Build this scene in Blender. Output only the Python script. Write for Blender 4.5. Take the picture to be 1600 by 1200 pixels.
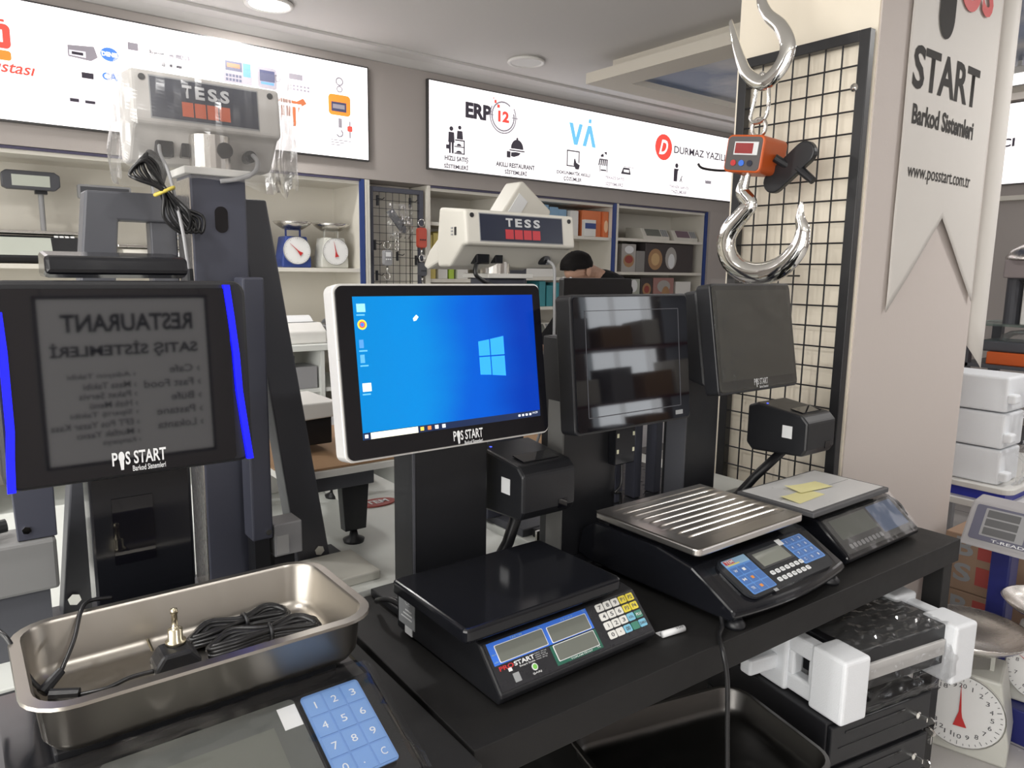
import bpy, bmesh, math, random
from mathutils import Vector, Matrix, Euler, noise
random.seed(7)
PI = math.pi
S = bpy.context.scene
for o in list(bpy.data.objects): bpy.data.objects.remove(o)
COL = S.collection

# ------------------------------------------------------------------ camera
cam = bpy.data.cameras.new('camera'); camo = bpy.data.objects.new('camera', cam); COL.objects.link(camo)
cam.sensor_fit = 'HORIZONTAL'; cam.sensor_width = 36; cam.lens = 36 * 1145 / 1600
cam.clip_start = .02; cam.clip_end = 60
Xc = Vector((0.79221608, -0.08186233, 0.60472494)); Yc = Vector((-0.61006908, -0.12974326, 0.78165364)); Zc = Vector((0.014471, -0.98816256, -0.15272637))
right = Vector((Xc[0], Yc[0], Zc[0])); down = Vector((Xc[1], Yc[1], Zc[1])); fwd = Vector((Xc[2], Yc[2], Zc[2]))
mw = Matrix((( right[0], -down[0], -fwd[0], 0), (right[1], -down[1], -fwd[1], 0), (right[2], -down[2], -fwd[2], 1.45), (0, 0, 0, 1)))
camo.matrix_world = mw
S.camera = camo

# ------------------------------------------------------------------ world, daylight, exposure
W = bpy.data.worlds.new('overcast'); S.world = W; W.use_nodes = True
bg = W.node_tree.nodes['Background']; bg.inputs[0].default_value = (.86, .93, 1, 1); bg.inputs[1].default_value = 1.6
S.view_settings.view_transform = 'Standard'; S.view_settings.look = 'None'; S.view_settings.gamma = 1
S.view_settings.use_curve_mapping = False; S.view_settings.exposure = 0.0

def area(name, loc, rot, sx, sy, power, color=(1, 1, 1)):
    l = bpy.data.lights.new(name, 'AREA'); l.shape = 'RECTANGLE'; l.size = sx; l.size_y = sy; l.energy = power; l.color = color
    o = bpy.data.objects.new(name, l); o.location = loc; o.rotation_euler = rot; COL.objects.link(o); return o
# daylight entering through the shop windows (left side wall and front wall)
area('daylight_left_window', (-1.84, .2, 1.55), (0, -PI / 2, 0), 1.9, 3.6, 100, (1, .95, .87))
area('daylight_front_window', (5.0, -2.54, 1.5), (PI / 2, 0, 0), .85, 2.0, 22, (.95, .97, 1))

# ------------------------------------------------------------------ materials
MATS = {}
def mat(name, col, rough=.5, metal=0, emit=0, spec=.5, var=.06, vscale=30, bump=0, bscale=200, alpha=None, coat=0, stretch=None):
    if name in MATS: return MATS[name]
    m = bpy.data.materials.new(name); m.use_nodes = True; nt = m.node_tree; b = nt.nodes['Principled BSDF']
    c = (*col, 1)
    b.inputs['Base Color'].default_value = c; b.inputs['Roughness'].default_value = rough; b.inputs['Metallic'].default_value = metal
    b.inputs['Specular IOR Level'].default_value = spec; b.inputs['Coat Weight'].default_value = coat
    if emit:
        b.inputs['Emission Color'].default_value = c; b.inputs['Emission Strength'].default_value = emit
    if var or bump:
        tc = nt.nodes.new('ShaderNodeTexCoord'); n = nt.nodes.new('ShaderNodeTexNoise'); n.inputs['Scale'].default_value = vscale; n.inputs['Detail'].default_value = 3
        src = tc.outputs['Object']
        if stretch:
            mp = nt.nodes.new('ShaderNodeMapping'); mp.inputs['Scale'].default_value = stretch; nt.links.new(src, mp.inputs[0]); src = mp.outputs[0]
        nt.links.new(src, n.inputs['Vector'])
        if var:
            r = nt.nodes.new('ShaderNodeMapRange'); r.inputs[3].default_value = max(0, rough - var); r.inputs[4].default_value = min(1, rough + var)
            nt.links.new(n.outputs[0], r.inputs[0]); nt.links.new(r.outputs[0], b.inputs['Roughness'])
        if bump:
            n2 = nt.nodes.new('ShaderNodeTexNoise'); n2.inputs['Scale'].default_value = bscale; nt.links.new(src, n2.inputs['Vector'])
            bp = nt.nodes.new('ShaderNodeBump'); bp.inputs['Strength'].default_value = bump; bp.inputs['Distance'].default_value = .002
            nt.links.new(n2.outputs[0], bp.inputs['Height']); nt.links.new(bp.outputs[0], b.inputs['Normal'])
    MATS[name] = m; return m
def film(name, gloss=.25, tint=(1, 1, 1), rough=.08, haze=0):
    if name in MATS: return MATS[name]
    m = bpy.data.materials.new(name); m.use_nodes = True; nt = m.node_tree; nt.nodes.remove(nt.nodes['Principled BSDF'])
    out = nt.nodes['Material Output']; t = nt.nodes.new('ShaderNodeBsdfTransparent'); t.inputs[0].default_value = (*tint, 1)
    g = nt.nodes.new('ShaderNodeBsdfGlossy'); g.inputs['Roughness'].default_value = rough
    fr = nt.nodes.new('ShaderNodeFresnel'); fr.inputs[0].default_value = 1.45
    ma = nt.nodes.new('ShaderNodeMath'); ma.operation = 'MULTIPLY_ADD'; ma.inputs[1].default_value = .6; ma.inputs[2].default_value = gloss * .2
    nt.links.new(fr.outputs[0], ma.inputs[0])
    mx = nt.nodes.new('ShaderNodeMixShader'); nt.links.new(ma.outputs[0], mx.inputs[0]); nt.links.new(t.outputs[0], mx.inputs[1]); nt.links.new(g.outputs[0], mx.inputs[2])
    last = mx
    if haze:
        d = nt.nodes.new('ShaderNodeBsdfDiffuse'); d.inputs[0].default_value = (.9, .9, .9, 1)
        m2 = nt.nodes.new('ShaderNodeMixShader'); m2.inputs[0].default_value = haze; nt.links.new(mx.outputs[0], m2.inputs[1]); nt.links.new(d.outputs[0], m2.inputs[2]); last = m2
    nt.links.new(last.outputs[0], out.inputs[0]); MATS[name] = m; return m
def lin(r, g, b): return tuple(((v / 255) / 12.92 if v <= 10 else ((v / 255 + .055) / 1.055) ** 2.4) for v in (r, g, b))
def emi(name, rgb, s=1.0): return mat(name, lin(*rgb), .4, emit=s, var=0)

BLK = mat('black plastic', (.012, .0125, .015), .38, bump=.15, bscale=900)
BLG = mat('glossy black plastic', (.008, .0085, .011), .12, var=.03)
GLS = mat('black screen glass', (.004, .004, .006), .035, var=0, spec=.6)
TBL = mat('black table laminate', (.016, .0155, .0155), .5, bump=.1, bscale=500, spec=.22)
DGM = mat('dark grey painted steel', (.072, .074, .086), .42)
DBL = mat('dark blue grey painted steel', (.055, .058, .08), .4)
GRY = mat('light grey laminate', (.7, .72, .69), .4)
GPL = mat('grey plastic', (.3, .3, .31), .45)
WPL = mat('white plastic', (.74, .73, .7), .4)
CRM = mat('cream plastic', (.66, .64, .58), .42)
WSH = mat('white shelf melamine', (.7, .67, .6), .45)
BLU = mat('blue edge banding', (.025, .055, .22), .4)
STL = mat('brushed steel', (.68, .655, .62), .27, 1, vscale=12, stretch=(1, 8, 1), var=.03)
STP = mat('worn pan steel', (.36, .335, .30), .34, 1, vscale=14, var=.06, stretch=(5, 1, 1))
CHR = mat('chrome', (.82, .81, .78), .07, 1, var=.03)
FOAM = mat('white foam', (.82, .84, .87), .85, bump=.4, bscale=350)
CARD = mat('brown cardboard', (.36, .22, .12), .8, bump=.1)
ORG = mat('orange plastic', (.62, .11, .02), .35)
RED = mat('red plastic', (.55, .03, .03), .4)
LCD = mat('lcd glass grey green', (.16, .17, .15), .15, var=.02)
LCDW = mat('pale lcd glass', (.5, .53, .47), .2, var=.02)
WHT = mat('white print', (.75, .76, .77), .5, var=0)
GRP = mat('grey print', (.3, .31, .32), .5, var=0)
KBL = mat('blue keypad print', (.09, .25, .6), .35)
KLB = mat('light blue key', (.2, .5, .68), .35)
YEL = mat('yellow key', (.75, .62, .05), .4)
GRN = mat('green print', (.02, .12, .08), .35)
BLP = mat('bright blue print', (.04, .17, .72), .35)
SKY = mat('pale blue paper', (.25, .42, .6), .6)
NOTE = mat('yellow note paper', (.75, .7, .35), .7)
NVY = mat('navy display panel', (.022, .027, .05), .22)
REDW = mat('faint glow red led window', (.45, .035, .045), .3, emit=.12)  # unlit window with a faint glow put into its colour
ORW = mat('orange led window', (.5, .09, .03), .3, emit=.14)
CAB = mat('black rubber cable', (.012, .012, .013), .32)
GCB = mat('grey cable', (.32, .32, .33), .45)
FLM = film('clear plastic film', .15, rough=.12, haze=.006)
FLH = film('hazy plastic film', .3, rough=.12, haze=.045)
GLASS = film('shelf glass', .3, (.8, .92, .9), .02)

# ------------------------------------------------------------------ helpers
class MB:
    def __init__(s): s.v = []; s.f = []
    def add(s, vs, fs):
        n = len(s.v); s.v += [tuple(v) for v in vs]; s.f += [tuple(i + n for i in f) for f in fs]; return s
    def box(s, x0, x1, y0, y1, z0, z1):
        return s.add([(x0, y0, z0), (x1, y0, z0), (x1, y1, z0), (x0, y1, z0), (x0, y0, z1), (x1, y0, z1), (x1, y1, z1), (x0, y1, z1)],
                     [(3, 2, 1, 0), (4, 5, 6, 7), (0, 1, 5, 4), (1, 2, 6, 5), (2, 3, 7, 6), (3, 0, 4, 7)])
    def prism(s, poly, ax, a, b):
        def p(u, v, w): return {'x': (w, u, v), 'y': (u, w, v), 'z': (u, v, w)}[ax]
        n = len(poly); vs = [p(u, v, a) for u, v in poly] + [p(u, v, b) for u, v in poly]
        fs = [tuple(range(n)), tuple(range(2 * n - 1, n - 1, -1))] + [(i, i + n, (i + 1) % n + n, (i + 1) % n) for i in range(n)]
        return s.add(vs, fs)
    def rbox(s, x0, x1, y0, y1, z0, z1, r, ax='z', seg=5):
        if ax == 'z': a0, a1, b0, b1, c0, c1 = x0, x1, y0, y1, z0, z1
        elif ax == 'y': a0, a1, b0, b1, c0, c1 = x0, x1, z0, z1, y0, y1
        else: a0, a1, b0, b1, c0, c1 = y0, y1, z0, z1, x0, x1
        return s.prism(rrect(a0, a1, b0, b1, r, seg), ax, c0, c1)
    def cyl(s, p0, p1, r0, r1=None, n=16):
        r1 = r0 if r1 is None else r1; p0 = Vector(p0); p1 = Vector(p1); d = (p1 - p0).normalized()
        u = d.orthogonal().normalized(); w = d.cross(u); vs = []
        for p, r in ((p0, r0), (p1, r1)):
            vs += [p + (u * math.cos(2 * PI * i / n) + w * math.sin(2 * PI * i / n)) * r for i in range(n)]
        return s.add(vs, [tuple(range(n - 1, -1, -1)), tuple(range(n, 2 * n))] + [(i, (i + 1) % n, (i + 1) % n + n, i + n) for i in range(n)])
    def tube(s, pts, r, n=8, closed=False):
        pts = [Vector(p) for p in pts]; m = len(pts); vs = []; fs = []; u = None
        for i, p in enumerate(pts):
            a = pts[i - 1] if (i or closed) else p; b = pts[(i + 1) % m] if (i < m - 1 or closed) else p
            d = (b - a).normalized()
            u = d.orthogonal().normalized() if u is None else (u - d * u.dot(d)).normalized()
            w = d.cross(u); rr = r[i] if isinstance(r, (list, tuple)) else r
            vs += [p + (u * math.cos(2 * PI * k / n) + w * math.sin(2 * PI * k / n)) * rr for k in range(n)]
        for i in range(m if closed else m - 1):
            j = (i + 1) % m; fs += [(i * n + k, i * n + (k + 1) % n, j * n + (k + 1) % n, j * n + k) for k in range(n)]
        if not closed: fs += [tuple(range(n - 1, -1, -1)), tuple(range((m - 1) * n, m * n))]
        return s.add(vs, fs)
    def lathe(s, prof, c=(0, 0, 0), n=24, ax='z'):
        vs = []
        for r, h in prof:
            for i in range(n):
                a = 2 * PI * i / n; u, v = r * math.cos(a), r * math.sin(a)
                vs.append({'z': (c[0] + u, c[1] + v, c[2] + h), 'y': (c[0] + u, c[1] + h, c[2] + v), 'x': (c[0] + h, c[1] + u, c[2] + v)}[ax])
        m = len(prof)
        return s.add(vs, [(i * n + k, i * n + (k + 1) % n, (i + 1) * n + (k + 1) % n, (i + 1) * n + k) for i in range(m - 1) for k in range(n)])
    def ell(s, c, rx, ry, rz, n=16, m=10):
        vs = [(c[0], c[1], c[2] - rz)]; 
        for j in range(1, m):
            t = PI * j / m
            vs += [(c[0] + rx * math.sin(t) * math.cos(2 * PI * i / n), c[1] + ry * math.sin(t) * math.sin(2 * PI * i / n), c[2] - rz * math.cos(t)) for i in range(n)]
        vs.append((c[0], c[1], c[2] + rz)); L = len(vs) - 1
        fs = [(0, 1 + (i + 1) % n, 1 + i) for i in range(n)] + [(L, L - n + i, L - n + (i + 1) % n) for i in range(n)]
        fs += [(1 + j * n + i, 1 + j * n + (i + 1) % n, 1 + (j + 1) * n + (i + 1) % n, 1 + (j + 1) * n + i) for j in range(m - 2) for i in range(n)]
        return s.add(vs, fs)
    def sheet(s, fn, nu, nv):
        vs = [fn(i / nu, j / nv) for j in range(nv + 1) for i in range(nu + 1)]
        return s.add(vs, [(j * (nu + 1) + i, j * (nu + 1) + i + 1, (j + 1) * (nu + 1) + i + 1, (j + 1) * (nu + 1) + i) for j in range(nv) for i in range(nu)])
    def xf(s, M):
        s.v = [tuple(M @ Vector(v)) for v in s.v]; return s
    def build(s, name, m, parent=None, bev=0, smooth=False, loc=None, rot=None, seg=2, fix=True):
        me = bpy.data.meshes.new(name); vs = s.v
        if parent is None and loc is None:
            lo = [min(v[i] for v in vs) for i in range(3)]; hi = [max(v[i] for v in vs) for i in range(3)]
            org = Vector(((lo[0] + hi[0]) / 2, (lo[1] + hi[1]) / 2, lo[2]))
        elif loc is None:
            org = Vector((0, 0, 0)); p = parent
            while p: org += p.location; p = p.parent
        else: org = Vector((0, 0, 0))
        vs = [tuple(Vector(v) - org) for v in vs]
        me.from_pydata(vs, [], s.f)
        if fix:
            bm = bmesh.new(); bm.from_mesh(me); bmesh.ops.recalc_face_normals(bm, faces=bm.faces); bm.to_mesh(me); bm.free()
        me.materials.append(m); o = bpy.data.objects.new(name, me); COL.objects.link(o)
        if smooth:
            for p in me.polygons: p.use_smooth = True
        if parent: o.parent = parent
        if loc is not None: o.location = loc
        elif parent is None: o.location = org
        if rot is not None: o.rotation_euler = rot
        if bev:
            b = o.modifiers.new('bevel', 'BEVEL'); b.width = bev; b.segments = seg; b.limit_method = 'ANGLE'; b.angle_limit = .6
        return o
def rrect(a0, a1, b0, b1, r, seg=5):
    out = []
    for cx, cy, t in ((a1 - r, b1 - r, 0), (a0 + r, b1 - r, 1), (a0 + r, b0 + r, 2), (a1 - r, b0 + r, 3)):
        for k in range(seg + 1):
            a = (t + k / seg) * PI / 2; out.append((cx + r * math.cos(a), cy + r * math.sin(a)))
    return out
def spl(pts, n=8, closed=False):
    P = [Vector(p) for p in pts]; m = len(P); out = []
    for i in range(m if closed else m - 1):
        a, b, c, d = (P[(i - 1) % m] if (closed or i) else P[0]), P[i], P[(i + 1) % m], (P[(i + 2) % m] if (closed or i < m - 2) else P[-1])
        for k in range(n):
            t = k / n; out.append(.5 * ((2 * b) + (c - a) * t + (2 * a - 5 * b + 4 * c - d) * t * t + (3 * b - a - 3 * c + d) * t ** 3))
    if not closed: out.append(P[-1])
    return out
def tag(o, label, cat, group=None):
    o['label'] = label; o['category'] = cat
    if group: o['group'] = group
    return o
def thing(name, label, cat, loc=(0, 0, 0), rz=0, group=None):
    o = bpy.data.objects.new(name, None); o.empty_display_size = .05; COL.objects.link(o); o.location = loc; o.rotation_euler = (0, 0, rz)
    return tag(o, label, cat, group)
def struct(o): o['kind'] = 'structure'; return o
def copy_tree(o, parent=None, loc=None, rz=None):
    c = o.copy(); COL.objects.link(c)
    if parent: c.parent = parent
    for ch in list(o.children): copy_tree(ch, c)
    if loc is not None: c.location = loc
    if rz is not None: c.rotation_euler = (0, 0, rz)
    return c
FACE = (PI / 2, 0, 0); FACEX = (PI / 2, 0, -PI / 2); FACEB = (PI / 2, 0, PI)
def text(s, m, parent, loc, w, h, rot=FACE, bold=0, name='lettering', shear=0):
    """flat lettering whose bounding box is w by h with its lower left corner at loc (local to parent)"""
    cu = bpy.data.curves.new('t', 'FONT'); cu.body = s; cu.size = 1; cu.offset = bold; cu.shear = shear; cu.resolution_u = 3; cu.extrude = 0
    t = bpy.data.objects.new('t', cu); me = bpy.data.meshes.new_from_object(t)
    bpy.data.objects.remove(t); bpy.data.curves.remove(cu)
    xs = [v.co.x for v in me.vertices]; ys = [v.co.y for v in me.vertices]
    if not xs: return None
    x0, x1, y0, y1 = min(xs), max(xs), min(ys), max(ys)
    dx = 0
    if len(s) == 1 and (x1 - x0) / max(1e-6, y1 - y0) < .45 and s != '.':
        w1 = min(w, h * (x1 - x0) / (y1 - y0) * 1.2); dx = (w - w1) / 2; w = w1
    for v in me.vertices: v.co = Vector((dx + (v.co.x - x0) / (x1 - x0) * w, (v.co.y - y0) / max(1e-6, y1 - y0) * h, 0))
    me.name = name; me.materials.clear(); me.materials.append(m)
    o = bpy.data.objects.new(name, me); COL.objects.link(o); o.parent = parent; o.location = loc; o.rotation_euler = rot; return o
def rel(parent, p):
    org = Vector((0, 0, 0)); q = parent
    while q: org += q.location; q = q.parent
    return Vector(p) - org
def wtext(s, m, parent, p, w, h, rot=FACE, bold=0, **k): return text(s, m, parent, rel(parent, p), w, h, rot, bold, **k)

# ------------------------------------------------------------------ the setting
def tilemat():
    m = mat('grey floor tiles', (.55, .54, .53), .25); nt = m.node_tree; b = nt.nodes['Principled BSDF']
    tc = nt.nodes.new('ShaderNodeTexCoord'); br = nt.nodes.new('ShaderNodeTexBrick'); br.offset = 0
    br.inputs['Color1'].default_value = (.58, .56, .55, 1); br.inputs['Color2'].default_value = (.54, .53, .52, 1); br.inputs['Mortar'].default_value = (.25, .25, .25, 1)
    br.inputs['Scale'].default_value = 1; br.inputs['Brick Width'].default_value = .6; br.inputs['Row Height'].default_value = .6; br.inputs['Mortar Size'].default_value = .004
    nt.links.new(tc.outputs['Object'], br.inputs[0]); nt.links.new(br.outputs[0], b.inputs['Base Color']); return m
WALL = mat('taupe wall paint', (.40, .365, .345), .75, bump=.15, bscale=120)
COLM = mat('beige pillar paint', (.60, .54, .505), .7, bump=.12, bscale=120)
COLL = mat('lit side pillar paint', (.92, .84, .70), .5)  # warm daylight on the pillar's left face, put into a lighter colour
CEIL = mat('grey white ceiling paint', (.60, .585, .57), .85, bump=.1, bscale=80)
X0, X1, Y0, Y1, ZC = -1.85, 5.65, -2.6, 4.4, 2.68
struct(MB().box(X0, X1 + .1, Y0, Y1 + .1, -.06, 0).build('floor', tilemat()))
struct(MB().box(X0 - .1, X1 + .1, Y0 - .1, Y1 + .1, ZC, ZC + .06).build('ceiling', CEIL))
struct(MB().box(X0, X1, Y1, Y1 + .1, 0, ZC).build('wall_back', WALL))
struct(MB().box(X0, X1, 4.0, Y1, 1.965, ZC).build('trim_1', WALL))               # fascia over the shelving
struct(MB().prism([(4.0, ZC), (4.0, 2.625), (3.985, 2.625), (3.93, 2.655), (3.86, 2.665), (3.86, ZC)], 'x', X0, X1).build('trim_2', CEIL))
struct(MB().box(X1, X1 + .1, Y0, Y1 + .1, 0, ZC).build('wall_right', WALL))
struct(MB().box(5.16, X1, 3.98, Y1, 0, 1.965).build('trim_3', WALL))
wl = MB(); wl.box(X0 - .1, X0, Y0, Y1, 0, .45).box(X0 - .1, X0, Y0, Y1, 2.55, ZC).box(X0 - .1, X0, Y0, -1.75, .45, 2.55).box(X0 - .1, X0, 2.1, Y1, .45, 2.55)
struct(wl.build('wall_left', WALL))
wf = MB(); wf.box(X0, X1, Y0 - .1, Y0, 0, .45).box(X0, X1, Y0 - .1, Y0, 2.55, ZC)
for a, b in ((X0, 4.55), (5.45, X1)): wf.box(a, b, Y0 - .1, Y0, .45, 2.55)
struct(wf.build('wall_front', WALL))
FRM = mat('dark window frame', (.06, .06, .065), .4)
def window(name, a, b, axis):
    f = MB()
    if axis == 'x':
        for u in (a, (a + b) / 2, b): f.box(u - .02, u + .02, Y0 - .07, Y0 - .03, .45, 2.55)
        for z in (.47, 2.53): f.box(a, b, Y0 - .07, Y0 - .03, z - .02, z + .02)
    else:
        for u in (a, (a + b) / 2, b): f.box(X0 - .07, X0 - .03, u - .02, u + .02, .45, 2.55)
        for z in (.47, 2.53): f.box(X0 - .07, X0 - .03, a, b, z - .02, z + .02)
    struct(f.build(name, FRM))
window('window_1', 4.55, 5.45, 'x'); window('window_2', -1.75, 2.1, 'y')
struct(MB().box(2.232, 3.085, 1.15, 1.64, 0, ZC).build('wall_pillar', COLM))
struct(MB().box(2.226, 2.232, 1.155, 1.635, .02, ZC).build('wall_pillar_lit_side', COLL))  # thin sheet that carries the painted daylight of the left face

# ---- dropped ceiling canopy with a sky print
SKYM = mat('sky print ceiling panel', (.2, .25, .32), .4, var=0)
def sky_nodes():
    nt = SKYM.node_tree; b = nt.nodes['Principled BSDF']; tc = nt.nodes.new('ShaderNodeTexCoord'); n = nt.nodes.new('ShaderNodeTexNoise')
    n.inputs['Scale'].default_value = 1.6; n.inputs['Detail'].default_value = 5; r = nt.nodes.new('ShaderNodeValToRGB')
    r.color_ramp.elements[0].position = .42; r.color_ramp.elements[0].color = (.10, .16, .30, 1); r.color_ramp.elements[1].position = .6; r.color_ramp.elements[1].color = (.55, .55, .56, 1)
    nt.links.new(tc.outputs['Object'], n.inputs[0]); nt.links.new(n.outputs[0], r.inputs[0]); nt.links.new(r.outputs[0], b.inputs['Base Color'])
sky_nodes()
cx0, cx1, cy0, cy1 = 3.12, 5.4, .9, 3.36
cp = thing('ceiling_canopy', 'dropped cream ceiling canopy framing a blue cloudy sky panel', 'canopy', (4.25, 2.1, 2.55))
PAL = mat('pale cream ceiling trim', (.66, .62, .54), .7)
fr = MB()
fr.box(cx0, cx1, cy1 - .18, cy1, 2.55, 2.61).box(cx0, cx1, cy0, cy0 + .18, 2.55, 2.61).box(cx0, cx0 + .2, cy0 + .18, cy1 - .18, 2.55, 2.61).box(cx1 - .2, cx1, cy0 + .18, cy1 - .18, 2.55, 2.61)
fr.build('canopy_frame', PAL, cp)
MB().box(cx0 + .11, cx1 - .1, cy0 + .11, cy1 - .11, 2.612, 2.68).build('canopy_riser', PAL, cp)
MB().box(cx0 + .2, cx1 - .2, cy0 + .18, cy1 - .18, 2.585, 2.6).build('sky_panel', SKYM, cp)

# ---- recessed ceiling lights
def downlight(x, y, lit, label, power=14):
    t = thing('ceiling_downlight', label, 'light', (x, y, 2.66), 0, 'recessed ceiling lights')
    MB().lathe([(.10, 2.68), (.112, 2.672), (.112, 2.664), (.098, 2.66), (.09, 2.668)], (x, y, 0), 32).build('rim', WPL, t, smooth=True)
    MB().lathe([(.0005, 2.666), (.09, 2.666), (.09, 2.672), (.0005, 2.672)], (x, y, 0), 32).build('diffuser', emi('lit diffuser', (255, 255, 255), 6) if lit else mat('unlit diffuser', (.6, .6, .58), .5), t)
    if lit:
        a = area('downlight_lamp', (x, y, 2.655), (0, 0, 0), .16, .16, power, (1, .98, .95)); a.parent = t; a.location = (0, 0, -.005)
downlight(1.322, 3.617, True, 'lit round ceiling downlight above the left light box sign', 12)
downlight(2.839, 3.58, False, 'unlit round ceiling downlight above the middle light box sign')
for x, y, l in ((.6, -.9, 'added unseen fill downlight behind the camera, nearest the hanging poster'), (3.6, .3, 'added unseen fill downlight in front of the pillar banner'), (4.8, -.9, 'added unseen fill downlight near the front window shelf'), (-.7, 2.7, 'added unseen fill downlight left of the left light box sign'), (-.5, .9, 'added unseen fill downlight above the left black table')):
    downlight(x, y, True, l, 17)  # unseen lamps, added as fill to brighten the room and the pillar

# ------------------------------------------------------------------ light box signs
INK = emi('dark sign ink', (48, 44, 52), 1); INKR = emi('red sign ink', (225, 75, 65), 1); INKB = emi('sky blue sign ink', (105, 180, 235), 1)
INKG = emi('grey sign ink', (125, 120, 127), 1); INKL = emi('pale sign ink', (205, 200, 208), 1); INKN = emi('blue sign ink', (70, 115, 190), 1); INKO = emi('orange sign ink', (235, 125, 50), 1)
INKW = emi('white sign ink', (255, 250, 250), 1.1); INKK = emi('navy sign ink', (60, 62, 85), 1); INKBR = emi('brown sign ink', (150, 85, 55), 1)
BOXE = emi('light box face', (255, 250, 251), 1.15); ALU = mat('dark aluminium edge', (.09, .09, .09), .35, .6)
def lightbox(label, x0, x1, z0, z1, y=3.97):
    t = thing('light_box_sign', label, 'sign', ((x0 + x1) / 2, 4.0, z0), 0, 'backlit wall signs')
    f = MB(); f.box(x0 - .008, x1 + .008, y + .004, 4.0, z0 - .008, z1 + .008); f.build('frame', ALU, t)
    p = MB().box(x0, x1, y, y + .004, z0, z1).build('panel', BOXE, t); return t, p
GY = 3.9685
def gb(p, m, name, *rects, y=GY):
    b = MB()
    for x0, x1, z0, z1 in rects: b.box(x0, x1, y, y + .001, z0, z1)
    return b.build(name, m, p)
def gpoly(p, m, name, *polys, y=GY):
    b = MB()
    for q in polys: b.prism(q, 'y', y, y + .001)
    return b.build(name, m, p)
def circ(cx, cz, rx, rz=None, n=20, a0=0, a1=2 * PI):
    rz = rz or rx; return [(cx + rx * math.cos(a0 + (a1 - a0) * i / n), cz + rz * math.sin(a0 + (a1 - a0) * i / n)) for i in range(n + (0 if a1 - a0 > 6.2 else 1))]
def ring(b, cx, cz, r, w, a0=0, a1=2 * PI, y=GY, n=28):
    for i in range(n):
        s, e = a0 + (a1 - a0) * i / n, a0 + (a1 - a0) * (i + 1) / n
        b.prism([(cx + r * math.cos(s), cz + r * math.sin(s)), (cx + (r + w) * math.cos(s), cz + (r + w) * math.sin(s)), (cx + (r + w) * math.cos(e), cz + (r + w) * math.sin(e)), (cx + r * math.cos(e), cz + r * math.sin(e))], 'y', y, y + .001)
def gt(p, s, m, x, z, w, h, bold=0, **k): return wtext(s, m, p, (x, GY, z), w, h, FACE, bold + .022, **k)

t, p = lightbox('long backlit white sign with dark icons, blue letters and red disc', 2.412, 5.55, 2.065, 2.574)
gt(p, 'ERP', INK, 2.672, 2.392, .20, .095, .03)
gt(p, '12', INKR, 2.925, 2.40, .09, .07, .03)
b = MB(); ring(b, 2.966, 2.436, .084, .010, .9, 2 * PI + .3); ring(b, 2.966, 2.436, .10, .008, 2.6, 2 * PI + .6)
for a in (0, PI / 2, PI, -PI / 2): b.prism([(2.966 + .075 * math.cos(a) - .003, 2.436 + .075 * math.sin(a) - .003), (2.966 + .12 * math.cos(a) + .003, 2.436 + .12 * math.sin(a) - .003), (2.966 + .12 * math.cos(a) + .003, 2.436 + .12 * math.sin(a) + .003), (2.966 + .075 * math.cos(a) - .003, 2.436 + .075 * math.sin(a) + .003)], 'y', GY, GY + .001)
b.build('target_ring', INKG, p)
gb(p, INKR, 'pixel_mark', (2.895, 2.912, 2.51, 2.53), (2.918, 2.938, 2.485, 2.505), (2.885, 2.893, 2.535, 2.543)); 
# customer and stall icon
gpoly(p, INK, 'market_stall_icon', circ(2.568, 2.312, .014), [(2.548, 2.292), (2.588, 2.292), (2.592, 2.23), (2.545, 2.23)], [(2.55, 2.23), (2.565, 2.23), (2.564, 2.165), (2.551, 2.165)], [(2.57, 2.23), (2.586, 2.23), (2.585, 2.165), (2.572, 2.165)], [(2.53, 2.215), (2.552, 2.215), (2.552, 2.19), (2.53, 2.19)],
      circ(2.63, 2.325, .012), [(2.612, 2.305), (2.65, 2.305), (2.655, 2.255), (2.608, 2.255)], [(2.595, 2.252), (2.668, 2.252), (2.668, 2.244), (2.595, 2.244)], [(2.66, 2.25), (2.668, 2.25), (2.668, 2.165), (2.66, 2.165)], [(2.59, 2.172), (2.668, 2.172), (2.668, 2.165), (2.59, 2.165)], [(2.59, 2.212), (2.668, 2.212), (2.668, 2.206), (2.59, 2.206)], circ(2.625, 2.214, .018, .014, 10, 0, PI), circ(2.625, 2.173, .022, .013, 10, 0, PI))
gt(p, 'HIZLI SATIŞ', INK, 2.52, 2.113, .175, .038, .012); gt(p, 'SİSTEMLERİ', INK, 2.515, 2.074, .18, .032, .012)
gpoly(p, INK, 'cloche_icon', circ(3.085, 2.245, .052, .06, 16, 0, PI), circ(3.085, 2.31, .008), [(3.022, 2.238), (3.148, 2.238), (3.148, 2.23), (3.022, 2.23)], [(3.0, 2.225), (3.03, 2.225), (3.03, 2.185), (3.0, 2.185)], [(3.035, 2.22), (3.075, 2.225), (3.115, 2.222), (3.1, 2.205), (3.06, 2.192), (3.035, 2.195)])
gt(p, 'AKILLI RESTAURANT', INK, 2.912, 2.122, .325, .03, .012); gt(p, 'SİSTEMLERİ', INK, 2.985, 2.08, .185, .033, .012)
gpoly(p, INKB, 'blue_v_a_mark', [(3.54, 2.475), (3.575, 2.475), (3.605, 2.38), (3.635, 2.475), (3.668, 2.475), (3.622, 2.33), (3.588, 2.33)], [(3.67, 2.33), (3.705, 2.33), (3.735, 2.425), (3.765, 2.33), (3.80, 2.33), (3.752, 2.475), (3.718, 2.475)], [(3.722, 2.492), (3.748, 2.492), (3.752, 2.52), (3.726, 2.52)])
gt(p, 'MPOS', emi('faint sign ink', (238, 232, 236), 1), 3.84, 2.335, .35, .12, .0)
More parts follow.
